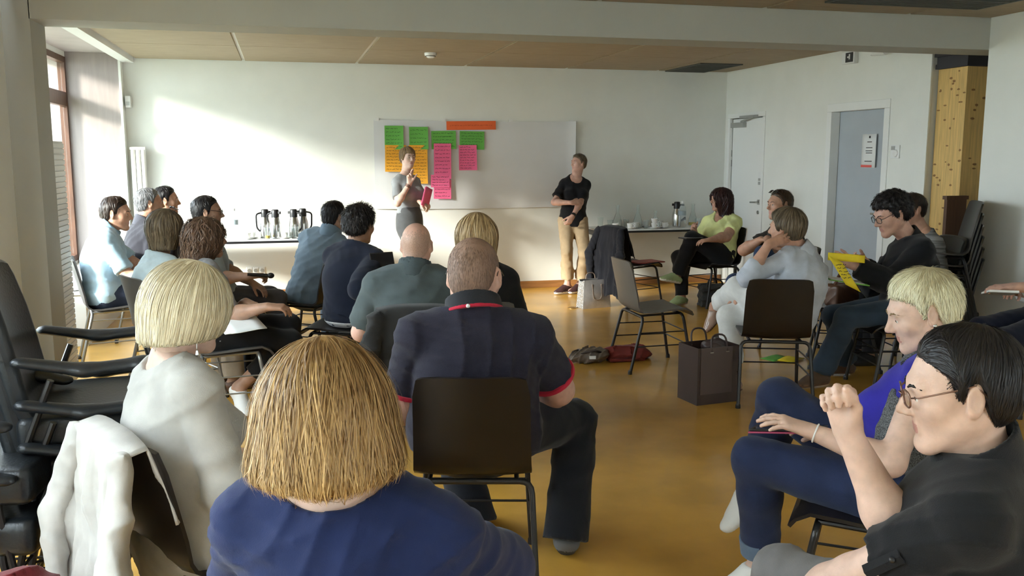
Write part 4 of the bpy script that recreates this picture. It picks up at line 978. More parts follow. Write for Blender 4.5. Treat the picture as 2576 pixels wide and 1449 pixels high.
for px, Y, l, j in ((608,9.95,'tall drinking glass beside the water bottle',0),(673,9.76,'drinking glass with a little orange juice before the flasks',1),(728,9.76,'empty drinking glass before the middle flasks',0),(745,9.78,'empty drinking glass beside the cup at the table end',0)): x, y = on_table(px,588,Y); tumbler(x, y, l, j, .12)
for px, Y, l in ((1553,10.25,'glass carafe leftmost on the right table'),(1604,10.3,'glass carafe second on the right table'),(1648,10.2,'short glass carafe in the middle of the right table'),(1742,10.28,'glass carafe with orange juice beside the woman in yellow')): x, y = on_table(px,570,Y); carafe(x, y, l, .27 if px != 1648 else .2, px == 1742)
for px, Y, l in ((1548,10.1,'white cup at the left end of the right table'),(1585,10.08,'large white cup with handle on the right table front'),(1600,10.2,'white cup behind the large one on the right table'),(1646,10.08,'white cup with saucer in front of the short carafe'),(1672,10.1,'white cup beside the flask on the right table'),(1622,10.32,'white cup near the wall on the right table'),(1660,10.34,'white cup stacked at the back of the right table')): x, y = on_table(px,572,Y); cup(x, y, l, rz=RNG.uniform(0,360))
x, y = on_table(1646,572,10.08); cup(x, y, 'small white cup stacked on the cup before the short carafe', z=TZ+.05, saucer=False)
for px, Y, l in ((1510,10.25,'wide glass jug at the left corner of the right table'),(1535,10.2,'drinking glass beside the leftmost carafe'),(1575,10.3,'drinking glass between the two tall carafes'),(1625,10.12,'drinking glass before the white cups on the right table'),(1755,10.2,'drinking glass behind the woman in yellow')): x, y = on_table(px,572,Y); tumbler(x, y, l, 0, .13 if px == 1510 else .1)
tp = thing('teapot', 'white china teapot with lid on the right table', 'teapot', on_table(1568,570,10.36)+(TZ,)); MB().lathe([(.03,0),(.05,.02),(.055,.05),(.04,.08),(.025,.088)], 20).build('pot_body', M_['china'], tp, smooth='auto'); MB().lathe([(.027,.087),(.015,.1),(.006,.104),(.009,.115),(0,.119)], 14).build('lid', M_['china'], tp, smooth='auto'); MB().tube([V(.045,0,.03),V(.075,0,.06),V(.09,0,.085)], [.012,.009,.007]).build('spout', M_['china'], tp, smooth='auto'); MB().tube(bend([V(-.045,0,.07),V(-.085,0,.065),V(-.075,0,.025),V(-.048,0,.025)], .02, 4), .006, n=6).build('handle', M_['china'], tp, smooth='auto')
# ------------------------------------------------------------------ the people
D = at_depth
def seat_of(p, kind, label, off=.075, yaw=None, dx=(0,0)):
    y = p.py if yaw is None else yaw; f = rotz(y)@V(0,1,0); return chair(kind, (p.pel+f*off)[:2]+np.array(dx), y, label)
def below(n, dx=0., dy=0., z=.54): return V(n[0]+dx, n[1]+dy, z)
def flow_down(k=1., fwd=0., side=0.):
    def f(lo):
        h = lo*V(1,1,0); h = h/(np.linalg.norm(h, axis=1, keepdims=True)+1e-6); w = np.clip((lo[:,2:]-.03)/.09, 0, 1)
        return h*w*k+V(side,fwd,-1)*(1.05-w)+V(0,0,-.15)
    return f
C_ = {}
def cl(n, c, **k):
    if n not in C_: C_[n] = cloth(n, c, **k)
    return C_[n]
H_ = dict(brown=hairmat('hair_brown', (.018,.010,.006), (.13,.075,.042)), darkbrown=hairmat('hair_dark_brown', (.008,.005,.004), (.06,.035,.024)), black=hairmat('hair_black', (.004,.004,.005), (.028,.024,.026)),
    grey=hairmat('hair_grey', (.06,.06,.065), (.36,.36,.37)), ash=hairmat('hair_ash_brown', (.035,.024,.015), (.30,.23,.15)), blonde=hairmat('hair_blonde_bob', (.46,.37,.22), (.98,.90,.68)), platinum=hairmat('hair_platinum', (.46,.38,.20), (1.0,.96,.72)),
    honey=hairmat('hair_honey', (.20,.105,.04), (.72,.48,.21)), sandy=hairmat('hair_sandy', (.17,.105,.05), (.74,.54,.29)), buzz=hairmat('hair_buzzed', (.045,.028,.02), (.30,.19,.14), .6), curly=hairmat('hair_curly_brown', (.03,.018,.012), (.24,.14,.09)), lightbrown=hairmat('hair_light_brown', (.10,.06,.03), (.46,.31,.17)), auburn=hairmat('hair_dark_auburn', (.008,.004,.005), (.065,.025,.025)))
M_frame = mat('glasses_frame_dark', (.02,.018,.02), .3); M_lens = pane('spectacle_lens', (.93,.95,.95), .1); M_sunlens = mat('sunglass_lens', (.02,.03,.03), .08, spec=.8); M_goldframe = mat('glasses_frame_metal', (.25,.15,.12), .3, metal=.8)
sole_w = mat('shoe_sole_white', (.75,.74,.70), .6); sole_d = mat('shoe_sole_dark', (.03,.025,.02), .6); sole_b = mat('shoe_sole_brown', (.18,.09,.05), .6)
sh_black = mat('shoe_black', (.015,.014,.014), .45); sh_white = mat('shoe_white', (.78,.78,.76), .5); sh_green = cl('shoe_green_canvas', (.33,.42,.22)); sh_suede = cl('shoe_suede', (.12,.075,.05)); sh_brown = mat('shoe_brown', (.12,.06,.035), .5); sh_grey = cl('shoe_grey', (.25,.24,.23))

# short crops reused below
def crop(p, m, h=.012, n=950, L=.04, **k): return p.hair(m, 'short', h=h, n=n, L=L, **k)

# 1 man in a light blue shirt, at the window
n = D(268,577,7.0); p = Person('man in a light blue short-sleeved shirt seated sideways by the window bay', D(262,743,7.05), n, ty=-78, head=dict(c=D(293,538,7.0), yaw=-96, pitch=4), skin=M_['skin_warm'], lod=1, seed=1, bulge=.05, g=1.08,
    arms=dict(R=dict(w=D(400,708,6.85), pole=V(0,0,-1)), L=dict(w=D(405,700,7.15))))
p.build_body(); p.face(brow=H_['darkbrown']); p.top(cl('shirt_light_blue', (.42,.58,.70)), .85, neck='shirt', collar=dict(mat=cl('collar_light_blue', (.30,.46,.60)), h=.055), fold=.008); p.trousers(cl('trousers_navy', (.03,.04,.07))); p.shoes(sh_black, sole_d); crop(p, H_['darkbrown'], .014)
seat_of(p, 'grey', 'dark grey shell chair with chrome-grey legs under the man in light blue')
# 2 grey-haired man in a dark jacket
n = D(362,562,7.7); p = Person('grey-haired man in a dark jacket seated behind the man in light blue', below(n,0,-.03), n, ty=-62, head=dict(c=D(376,512,7.7), yaw=-72), skin=M_['skin_warm'], lod=2, seed=2)
p.build_body(); p.face(brow=H_['grey']); p.top(cl('jacket_charcoal', (0.027,0.0258,0.033)), 1.95, e=.026, neck='shirt', collar=dict(mat=cl('collar_charcoal', (.06,.06,.075)), h=.045), fold=.008, name='jacket'); p.trousers(cl('trousers_dark', (0.015,0.015,0.018))); p.shoes(sh_black, sole_d); crop(p, H_['grey'], .011)
seat_of(p, 'grey', 'grey shell chair under the grey-haired man in the jacket')
# 3 man behind him
n = D(413,560,8.3); p = Person('dark-haired man half hidden behind the grey-haired man', below(n), n, ty=-70, head=dict(c=D(419,505,8.3), yaw=-85), skin=M_['skin_warm'], lod=2, seed=3)
p.build_body(); p.face(brow=H_['black']); p.top(cl('shirt_plum', (0.03,0.024,0.03)), 1.9, neck='crew', fold=.006); p.trousers(cl('trousers_dark', (0.015,0.015,0.018))); p.shoes(sh_black, sole_d); crop(p, H_['black'], .012)
seat_of(p, 'grey', 'grey shell chair hidden behind the grey-haired man, nearest the back wall')
# 4 woman with a brown bob, sunglasses on her hair
n = D(398,640,5.95); p = Person('woman with brown bob and sunglasses on her head, pale blue top', below(n,.02,-.02), n, ty=-62, head=dict(c=D(420,575,5.95), yaw=-68, s=.95), skin=M_['skin_tan'], lod=1, seed=4, sw=.15, ga=1.05, g=1.1, bust=.02, bulge=.05,
    arms=dict(R=dict(w=D(560,790,5.8)), L=dict(w=D(570,780,6.1))))
p.build_body(); p.face(); p.top(cl('top_pale_blue', (.55,.66,.70)), .7, neck='crew', fold=.006); p.trousers(cl('trousers_beige', (.42,.36,.28))); p.shoes(sh_brown, sole_b)
def bobshape(w, zb, back=.12, face=(.0,.125,-.05), fr=(.072,.085,.11)):
    def f(S, q, M, hs):
        S.ell(q(0,-.02,.0), V(w,back,.125)*hs, M, k=.03); S.cone(q(0,-.03,0), q(0,-.035,zb-.03), w*.93*hs, w*.97*hs, .04, flat=(M[:,1], .85)); S.cut(q(0,0,zb), -M[:,2], .01); S.ell(q(*face), V(*fr)*hs, M, k=.01, op='s')
    return f
p.hair(H_['ash'], 'long', h=.014, n=2000, L=.24, steps=9, shape=bobshape(.104,-.135), flow=flow_down(), zend=-.125, lift=.006, wave=.3, curl=.4, w=.004, crown=(0,-.03,.13), tintfn=lambda l, t: t*.9, ragged=.02)
p.glasses(M_frame, lens=M_sunlens, zoff=.046, yoff=.006, pitch=60, r=.025)
seat_of(p, 'grey', 'grey shell chair under the woman with the sunglasses on her head')
# 5 woman with long curly hair
n = D(500,668,5.6); p = Person('woman with long curly brown hair and black trousers, legs crossed', D(548,838,5.55), n, ty=-70, py=-85, head=dict(c=D(521,600,5.6), yaw=-78, s=.95), skin=M_['skin_tan'], lod=1, core=.016, seed=5, sw=.15, bulge=.06,
    arms=dict(R=dict(w=D(672,772,5.4), pole=V(0,0,-1), dir=V(1,-.1,-.05), palm=V(0,.3,-1), hand=dict(curl=35)), L=dict(w=D(618,760,5.6), pole=V(0,0,-1), dir=V(.6,-.8,-.1), palm=V(0,0,-1), hand=dict(curl=40))),
    legs=dict(R=dict(a=D(600,975,5.6), pole=V(1,0,.6), fd=V(.35,-.8,-.45)), L=dict(a=D(735,985,5.75), pole=V(.8,.1,1.))))
p.build_body(); p.face(); p.top(cl('top_grey_knit', (.30,.30,.31)), 1.0, neck='wide', fold=.006); p.trousers(cl('trousers_black', (0.0072,0.0072,0.0084)), upto=1.72, cuff=.012); p.shoes(sh_white, sole_b, e=.006)
def curlyshape(S, q, M, hs):
    S.ell(q(0,-.02,.0), V(.11,.12,.12)*hs, M, k=.04); S.cone(q(0,-.06,-.02), q(0,-.10,-.24), .105*hs, .115*hs, .05, flat=(M[:,1], .7)); S.cut(q(0,0,-.31), -M[:,2], .02); S.ell(q(.02,.125,-.05), V(.07,.085,.11)*hs, M, k=.01, op='s')
p.hair(H_['curly'], 'long', h=.016, n=2400, L=.34, steps=18, shape=curlyshape, flow=flow_down(.8), zend=-.30, lift=.014, wave=1.1, curl=1.5, w=.0042, rough=.008, tip=.012)
seat_of(p, 'grey', 'grey shell chair with thin rods under the curly-haired woman')
pb = at_depth(548,838,5.55)
# 6 man with glasses holding a microphone
n = D(505,590,6.9); p = Person('dark-haired man with glasses in a grey-blue shirt holding a microphone', D(548,752,6.9), n, ty=-72, head=dict(c=D(522,535,6.9), yaw=-88), skin=M_['skin_tan'], lod=1, seed=6, g=1.05, bulge=.04,
    arms=dict(R=dict(w=D(628,695,6.65), pole=V(-.2,-.2,-1), dir=V(1,0,.05), palm=V(0,.2,-1), hand=dict(curl=55)), L=dict(w=D(640,715,6.9))))
p.build_body(); p.face(brow=H_['black']); p.top(cl('shirt_grey_blue', (.36,.42,.46)), 1.0, neck='crew', fold=.006, loose=.016); p.trousers(cl('trousers_grey', (.085,.08,.085))); p.shoes(sh_black, sole_d); crop(p, H_['black'], .009, n=1000); p.glasses(M_frame, lens=M_lens)
seat_of(p, 'grey', 'grey shell chair under the man with the microphone')
mic = thing('microphone', 'black handheld microphone held by the man with glasses', 'microphone', D(655,692,6.62)); a = V(-.09,0,.008); b = V(.05,0,-.006); MB().tube([a,b], [.011,.015], n=12).build('mic_handle', M_['black'], mic, smooth='auto'); S = Sdf(); S.ell(b+V(.022,0,0), V(.026,.021,.021)); sdf_obj('mic_head', S, .004, M_['black'], mic)
# 7 man in a blue-grey shirt, leaning
n = D(832,590,7.3); p = Person('man in a rumpled blue-grey shirt leaning right, seen from behind', D(778,742,7.3), n, ty=-28, py=-35, head=dict(c=D(842,545,7.3), yaw=-58, roll=6), skin=M_['skin_tan'], lod=1, seed=7, sw=.17, bulge=.06, g=1.02,
    arms=dict(R=dict(w=D(905,720,7.5), pole=V(1,0,-1)), L=dict(w=D(800,720,7.6))))
p.build_body(); p.face(brow=H_['black']); p.top(cl('shirt_blue_grey', (.15,.20,.25)), 1.35, e=.026, hem=.10, neck='shirt', collar=dict(mat=cl('collar_blue_grey', (.13,.18,.23)), h=.055), fold=.009); p.trousers(cl('jeans_dark_blue', (.045,.065,.09))); p.shoes(sh_black, sole_d); crop(p, H_['black'], .008, n=1100, L=.03); p.glasses(M_frame)
seat_of(p, 'black', 'black shell chair under the leaning man in the blue-grey shirt', yaw=60, off=.02)
# 8 man in a navy sweater
n = D(893,618,6.2); p = Person('black-haired man in a navy sweater bending over a tablet', D(878,790,6.2), n, ty=-40, py=-52, head=dict(c=D(906,567,6.2), yaw=-42, pitch=5, s=1.0), skin=M_['skin_tan'], lod=1, seed=8, bulge=.07,
    arms=dict(R=dict(w=D(938,662,6.1), pole=V(-.1,-.5,-1), dir=V(.8,.3,-.1), palm=V(0,.5,-.6), hand=dict(curl=35)), L=dict(w=D(915,640,6.5), dir=V(0,0,1))))
p.build_body(); p.face(brow=H_['black']); p.top(cl('sweater_navy', (0.0132,0.018,0.0372)), 1.9, e=.024, hem=.06, neck='crew', fold=.008); p.trousers(cl('trousers_black', (0.0072,0.0072,0.0084))); p.shoes(sh_black, sole_d)
S = Sdf(); PMx = np.stack([p.pr, p.pf, V(0,0,1)], 1); S.ell(p.pel-p.pf*.02, V(.186,.146,.1), PMx); S.cut(p.pel-V(0,0,.035), V(0,0,1)); S.cut(p.pel-V(0,0,.075), V(0,0,-1)); sdf_obj('shirt_tail', S, .01, cl('shirt_white', (.7,.7,.7)), p.root, p.o)
p.hair(H_['black'], 'short', h=.026, n=2200, L=.07, tip=.022, lift=.010, jitter=.45, rough=.006)
seat_of(p, 'black', 'black shell chair turned sideways under the man in the navy sweater', yaw=70, off=.06)
tb = thing('tablet', 'dark tablet held by the man in the navy sweater', 'tablet', D(962,657,6.05), 20); MB().box((-.085,-.004,-.06), (.085,.004,.06)).build('tablet_body', M_['black'], tb, bevel=.003); MB().box((-.078,-.0045,-.052), (.078,-.004,.052)).build('screen', mat('tablet_screen', (.015,.016,.02), .12), tb); tb.rotation_euler[0] = math.radians(-20)
# 9 bald man
n = D(1040,678,4.75); p = Person('bald man in a grey-green short-sleeved shirt, seen from behind', below(n,.0,.02), n, ty=-6, head=dict(c=D(1048,618,4.75), yaw=-18, s=.97), skin=M_['skin_ruddy'], lod=1, seed=9, sw=.185, g=1.12, ga=1.1,
    arms=dict(L=dict(w=D(985,790,5.05), pole=V(-1,-.6,-.7)), R=dict(w=D(1110,790,5.0))), legs=dict(L=dict(a=V(.25,5.25,.085), pole=V(-.3,1,1))))
p.build_body(stubble=lambda c: (c[:,2]+np.random.default_rng(1).normal(size=len(c))*.012 < .07-.6*np.maximum(0,c[:,1])) & (c[:,2] > np.interp(c[:,1], [-.12,-.085,-.05,-.03,-.022,.03,.05], [-.07,-.068,-.05,-.01,.03,.035,.3])), mats=[M_['skin_ruddy'], M_['lips'], mat('shaved_scalp', (.47,.30,.23), .55, noise=.2, nscale=300)]); p.face(brow=H_['buzz']); p.top(cl('shirt_grey_green', (.075,.095,.10)), .82, e=.026, neck='shirt', collar=dict(mat=cl('collar_grey_green', (.06,.078,.085)), h=.05), fold=.009, loose=.02); p.trousers(cl('jeans_dark_blue', (.045,.065,.09))); p.shoes(sh_black, sole_d)
seat_of(p, 'grey', 'shell chair of the bald man, draped with a grey jacket')
p9 = p
# 10 woman with wavy blonde hair
n = D(1205,668,5.0); p = Person('woman with shoulder-length sandy blonde hair behind the bearded man', below(n), n, ty=-15, head=dict(c=D(1200,595,5.0), yaw=-18, s=.97), skin=M_['skin_pale'], lod=1, seed=10, sw=.15)
p.build_body(); p.top(cl('top_black', (0.0072,0.0072,0.0084)), 1.5, neck='wide', fold=.005); p.trousers(cl('trousers_dark', (0.015,0.015,0.018))); p.shoes(sh_black, sole_d)
p.hair(H_['sandy'], 'long', h=.014, n=2300, L=.27, steps=10, shape=bobshape(.108,-.17), flow=flow_down(), zend=-.16, lift=.008, wave=.22, curl=.5, w=.0042)
seat_of(p, 'grey', 'shell chair hidden behind the bearded man, under the sandy blonde woman')
# 11 bearded man in a polo shirt
n = D(1195,792,3.42); p = Person('large bearded man in a navy polo shirt with red-edged collar, seen from behind', below(n,.0,.02,.55), n, ty=-14, head=dict(c=D(1193,698,3.45), yaw=-28, pitch=10, s=1.13), skin=M_['skin_ruddy'], lod=0, seed=12, sw=.198, g=1.36, ga=1.36, gl=1.15, scale=1.05, neck_r=.072,
    arms=dict(L=dict(w=D(1130,1000,3.75), pole=V(-1,-.5,-.6)), R=dict(w=D(1330,1015,3.85), pole=V(1.1,-.6,-.6))), legs=dict(L=dict(a=D(1190,1270,3.85)*V(1,1,0)+V(0,0,.1), pole=V(-.2,.5,1)), R=dict(a=D(1425,1300,3.7)*V(1,1,0)+V(0,0,.1), pole=V(.9,.8,1))))
p.build_body(); p.face(); t_ = p.top(cl('polo_navy', (0.018,0.0168,0.0312), bump=.35), .72, e=.022, neck='shirt', collar=dict(mat=cl('polo_collar', (0.024,0.0252,0.0312)), h=.062, lo=.044), fold=.007, loose=.01); p.trousers(cl('jeans_black', (0.0096,0.0108,0.0156)), cuff=.045, upto=2.1); p.shoes(cl('shoe_trainer_grey', (.11,.105,.10)), sole_d, e=.014)
red = cl('polo_red_trim', (.50,.02,.05))
for k in 'LR': p.sleeve_band(k, .72, red, t_, e=.034, w=.012)
nb, nt = p.nek-p.up*.035-p.tM[:,1]*.004, p.hp(0,-.018,-.05); ax = unit(nt-nb); C = Sdf(); r = p.nr*p.sc*1.08; C.cone(nb, nt, r+.0405, r+.0195, .01); C.cone(nb-ax*.05, nt+ax*.05, r+.02, r, .004, op='s'); C.cut(nb+ax*.056, ax+p.tM[:,1]*.2, .002); C.cut(nb+ax*.043, -ax-p.tM[:,1]*.2, .002); sdf_obj('collar_trim', C, .0035, red, t_, p.o)
S = Sdf(); bp = nb+ax*.066-unit(p.f-ax*(p.f@ax))*(r+.031)-p.tM[:,0]*.012; S.ell(bp, V(.008,.008,.008)); sdf_obj('collar_button', S, .003, M_['china'], t_, p.o)
p.hair(H_['buzz'], 'buzz', h=.003, n=5500, L=.014, steps=3, w=.0014, lift=.001, lines=([-.12,-.085,-.05,-.03,-.022,-.004,.006,.022,.03,.05,.1],[-.066,-.062,-.045,-.01,.026,.03,-.02,.0,.05,.09,.12]), base_tint=.95, start=lambda l: (l[:,2] < .075) | (np.random.default_rng(2).random(len(l)) < .22), tip=.002, clump=.3, tintfn=lambda l, t: t*.5+.35)
def beard(p, m, n=900):
    S = Sdf(); q, M, hs = p.hp, p.hM, p.hs
    for x in (-1,1): S.cone(q(.055*x,.01,-.045), q(.02*x,.07,-.11), .02*hs, .028*hs, .02)
    S.ell(q(0,.068,-.135), V(.045,.04,.06)*hs, M, k=.02); S.cut(q(0,.0,-.035), M[:,2]+M[:,1]*.3, .01)
    Vv, Q = sdf_mesh(S, .006); r = np.random.default_rng(3); i = r.choice(len(Vv), n); P = Vv[i]; G = sdf_grad(S, P).astype(float); path = np.stack([P-G*.004+(G*.5+V(0,0,-.8)+p.hM[:,1]*.3)*t*r.uniform(.5,1.3,(n,1)) for t in np.linspace(0,.035,5)], 1)
    sd = np.cross(np.gradient(path, axis=1), G[:,None]); sd /= np.linalg.norm(sd, axis=2, keepdims=True)+1e-9; A = path+sd*.0014; B = path-sd*.0014
    vv = np.stack([A,B],2).reshape(n,10,3); k = np.arange(4); qq = (np.arange(n)*10)[:,None,None]+np.stack([2*k,2*k+1,2*k+3,2*k+2],1)[None]
    me = mesh_np('beard', np.concatenate([Vv,vv.reshape(-1,3)])-p.o, np.concatenate([Q,qq.reshape(-1,4)+len(Vv)])); o = link('beard', me, p.root, [m]); a = me.attributes.new('tint','FLOAT','POINT'); a.data.foreach_set('value', r.random(len(me.vertices)).astype(np.float32)*.6)
beard(p, H_['darkbrown']); p.glasses(M_frame, lens=M_sunlens)
_c = D(1212,1190,3.32); seat_of(p, 'black', 'black-brown shell chair of the bearded man, its back to the camera', off=.0, dx=(0,0))
p11 = p
# 12 woman with the blonde bob and pale sweater
n = D(432,905,2.7); p = Person('woman with a smooth blonde bob in a pale grey three-quarter-sleeve sweater', D(478,1375,2.72), n, ty=-64, py=-62, head=dict(c=D(478,775,2.68), yaw=-66, pitch=14, s=1.0), skin=M_['skin_pale'], lod=0, seed=13, sw=.165, g=1.08, ga=1.12, bulge=.04, bust=.02, neck_r=.052,
    arms=dict(R=dict(w=D(760,1185,2.78), pole=V(-.6,-.77,-.85)), L=dict(w=D(640,1150,3.05))))
p.build_body(); p.face(); p.top(cl('sweater_pale_grey', (.42,.41,.385), bump=.15), 1.25, e=.016, hem=.085, neck='boat', fold=.007, loose=.008); p.trousers(cl('trousers_dark', (0.015,0.015,0.018))); p.shoes(sh_black, sole_d)
def bob12(S, q, M, hs):
    S.ell(q(0,-.015,.0), V(.110,.125,.122)*hs, M, k=.03); S.cone(q(0,-.02,-.02), q(0,-.022,-.1), .108*hs, .102*hs, .04); S.cut(q(0,0,-.085), -M[:,2]+M[:,1]*.28, .02); S.ell(q(0,.13,-.06), V(.074,.075,.11)*hs, M, k=.01, op='s')
p.hair(H_['blonde'], 'long', h=.018, n=10000, L=.27, steps=8, shape=bob12, flow=flow_down(1.1), zend=-.088, lift=.006, wave=.05, w=.0016, crown=(.02,-.03,.13), clump=.8, base_tint=.6, tintfn=lambda l, t: np.clip(.18+.9*t-1.9*np.exp(-((l[:,0]-.01)**2+(l[:,1]+.04)**2)/.0009)*(l[:,2] > .06), 0, 1))
S = Sdf(); S.ell(p.hp(0,-.045,-.085), V(.058,.05,.05)*p.hs, p.hM); S.cut(p.hp(0,0,-.115), -p.hM[:,2], .01)
o_ = sdf_obj('nape_hair', S, .005, H_['brown'], p.root, p.o)
eb = MB(); e0 = p.hp(.084,-.006,-.035)-p.o; eb.tube([e0, e0+V(.002,0,-.03), e0+V(0,0,-.075)], .0012, n=5); eb.lathe([(.0,0),(.006,.008),(.003,.02),(0,.024)], 8, e0+V(0,0,-.098)); eb.build('earring', M_['metal'], p.root)
seat_of(p, 'black', 'black shell chair of the blonde woman, hung with a white jacket', yaw=-55, off=.09)
p12 = p
# 13 woman in the navy top
n = D(852,1212,1.62); p = Person('woman with honey blonde shoulder-length hair in a navy top, nearest the camera', below(n,.06,.03,.54), n, ty=-20, head=dict(c=D(818,1050,1.6), yaw=-2, pitch=10, s=1.04), skin=M_['skin_pale'], lod=0, seed=14, sw=.172, g=1.2, ga=1.15, bulge=.03, neck_r=.056,
    arms=dict(L=dict(w=below(n,-.05,.42,.66), pole=V(-1,-.5,-.9), shrug=.012), R=dict(w=below(n,.42,.38,.62), pole=V(1.2,-.3,-.6), shrug=-.03)))
p.build_body(); p.face(); p.top(cl('top_navy', (.011,.020,.076), bump=.15), 1.4, e=.016, neck='boat', fold=.006, hem=.1, loose=.012); p.trousers(cl('trousers_dark', (0.015,0.015,0.018))); p.shoes(sh_black, sole_d)
def bob13(S, q, M, hs):
    S.ell(q(0,-.02,.0), V(.100,.112,.118)*hs, M, k=.04); S.cone(q(0,-.03,-.02), q(0,-.045,-.10), .100*hs, .112*hs, .05, flat=(M[:,1], .8)); S.cone(q(0,-.05,-.09), q(0,-.05,-.15), .110*hs, .082*hs, .04, flat=(M[:,1], .75)); S.cut(q(0,0,-.106), -M[:,2]+M[:,0]*.22, .03); S.cut(q(0,0,-.106), -M[:,2]-M[:,0]*.22, .03); S.ell(q(0,.13,-.06), V(.08,.085,.12)*hs, M, k=.01, op='s')
p.hair(H_['honey'], 'long', h=.013, n=12000, L=.30, steps=9, shape=bob13, flow=flow_down(1.1), zend=lambda l: -.104+.2*np.abs(l[:,0]), ragged=.018, lift=.009, wave=.24, curl=.8, w=.0016, crown=(.01,-.02,.13), clump=.82, base_tint=.45, tip=.016, tintfn=lambda l, t: np.clip(t*1.05-1.2*np.exp(-((l[:,0]-.01)**2+(l[:,1]+.03)**2)/.0014)*(l[:,2] > .05), 0, 1))
seat_of(p, 'black', 'black shell chair under the woman in the navy top')
# 14 the speaker
n = D(1020,440,10.1); p = Person('standing woman in a grey dress speaking with one hand raised', D(1030,550,10.1), n, ty=-150, py=-150, head=dict(c=D(1026,397,10.1), yaw=-158, s=.9), skin=M_['skin_pale'], lod=2, core=.016, seed=15, sw=.132, bust=.02, g=.80, ga=.76, gl=.8, bulge=.0, neck_r=.048, hip=.075,
    arms=dict(R=dict(w=D(1030,462,9.88), pole=V(-.6,-.2,-1), dir=V(.05,-.05,1), palm=V(.3,-.9,0), hand=dict(curl=[10,20,60,70])), L=dict(w=D(1056,508,9.95), pole=V(.6,.2,-1), dir=V(.6,-.4,-.35), palm=V(0,0,-1), hand=dict(curl=45))),
    legs=dict(L=dict(a=V(1.52,10.05,.09), pole=V(.3,-1,0), fd=V(.4,-1,0)), R=dict(a=V(1.36,10.1,.09), pole=V(-.1,-1,0), fd=V(.1,-1,0))))
p.build_body(); p.face(brow=H_['ash'])
p.top(cl('dress_grey_top', (.26,.27,.28)), .75, e=.014, hem=-.06, neck='wide', fold=.004, name='dress_top')
S = Sdf(); PMx = np.stack([p.pr, p.pf, V(0,0,1)], 1); kz = V((p.J['knL']+p.J['knR'])[0]/2,(p.J['knL']+p.J['knR'])[1]/2,.5); S.ell(p.pel+V(0,0,.0), V(.152,.122,.15), PMx, k=.06); S.cone(p.pel+V(0,0,.14), p.pel-V(0,0,.1), .115, .145, .06, flat=(p.pf, .8)); S.cone(p.pel-V(0,0,.1), kz, .145, .105, .05, flat=(p.pf, .85)); S.cut(kz, V(0,0,-1)); S.cut(p.pel+V(0,0,.13), V(0,0,1)); S.fn(folds(.003, 5)); sdf_obj('dress_skirt', S, .01, cl('dress_grey_skirt', (.085,.088,.092)), p.root, p.o)
p.shoes(sh_black, sole_d, e=.004)
p.hair(H_['lightbrown'], 'short', fringe=.004, h=.017, n=1400, L=.09, steps=8, lift=.005, crown=(.02,-.01,.13), lines=([-.12,-.085,-.05,-.03,-.015,.01,.03,.045,.06,.09],[-.09,-.085,-.075,-.06,-.05,-.045,-.03,.03,.05,.055]))
bw = MB(); q = p.J['wrR']+unit(p.J['elR']-p.J['wrR'])*.02-p.o; d_ = unit(p.J['elR']-p.J['wrR'])
for j in range(3): c = q+d_*.012*j; a = unit(np.cross(d_, V(0,1,0))); b = np.cross(d_, a); bw.tube([c+(a*math.cos(t)+b*math.sin(t))*.031 for t in np.linspace(0,6.28,17)[:-1]], .004, n=6, closed=True)
bw.build('bracelet', M_goldframe, p.root, smooth=True)
ps = thing('pink_note_stack', 'bent pink note sheets held in the speaker\'s lowered hand', 'note', D(1072,497,9.92), 30); MB().slab([[V(u*.14,.03*math.sin(u*4),v*.2) for u in np.linspace(-.5,.5,6)] for v in np.linspace(-.5,.5,5)], .002).build('sheet', M_['pink'], ps, smooth=True); MB().slab([[V(u*.13+.02,.012+.02*math.sin(u*4),v*.17+.03) for u in np.linspace(-.5,.5,6)] for v in np.linspace(-.5,.5,5)], .002).build('sheet', M_['pink'], ps, smooth=True); ps.rotation_euler[1] = math.radians(18)
# 15 the woman standing at the wall
n = D(1448,447,10.72); p = Person('standing woman in a black t-shirt and beige cropped trousers, arms held across', D(1441,556,10.7), n, ty=172, py=165, head=dict(c=D(1455,411,10.7), yaw=112, pitch=-4, s=.9), skin=M_['skin_ruddy'], lod=2, core=.018, seed=16, sw=.138, g=.86, ga=.8, gl=.84, bust=.015, bulge=0., scale=.96,
    arms=dict(R=dict(w=D(1438,510,10.45), pole=V(-1,-.2,-1), dir=V(1,.1,.05), palm=V(0,.8,-.3), hand=dict(curl=30)), L=dict(w=D(1440,546,10.42), pole=V(1,.2,-.3), dir=V(-.6,-.2,-.8), palm=V(-.2,1,0), hand=dict(curl=45))),
    legs=dict(L=dict(a=D(1459,712,10.72)*V(1,1,0)+V(0,0,.095), pole=V(0,-1,0), fd=V(-.8,-.45,0)), R=dict(a=D(1428,714,10.66)*V(1,1,0)+V(0,0,.095), pole=V(-.3,-1,0), fd=V(-.95,-.3,0))))
p.build_body(); p.face(brow=H_['brown'])
def flare(S): S.cone(p.pel+V(0,0,.12), p.pel-V(0,0,.06),   .128, .155, .06, flat=(p.pf,.8), clip=[(p.pel-V(0,0,.07), V(0,0,-1))])
p.top(cl('tshirt_black', (0.0084,0.0084,0.0108)), .72, e=.014, hem=.06, neck='scoop', fold=.005, waist=flare, loose=.02); p.trousers(cl('trousers_khaki', (.42,.31,.19)), upto=1.8, fit=.016, cuff=.035, fold=.009); p.shoes(mat('shoe_maroon', (.05,.02,.02), .5), sole_w, e=.007)
p.hair(H_['ash'], 'short', fringe=.004, h=.013, n=1200, L=.035, lift=.004, tip=.006)
bw = MB(); q = p.J['wrL']+unit(p.J['elL']-p.J['wrL'])*.015-p.o; d_ = unit(p.J['elL']-p.J['wrL']); bw.tube([q-d_*.014,q+d_*.014], .032, n=16); bw.build('wristwatch', M_['black'], p.root)
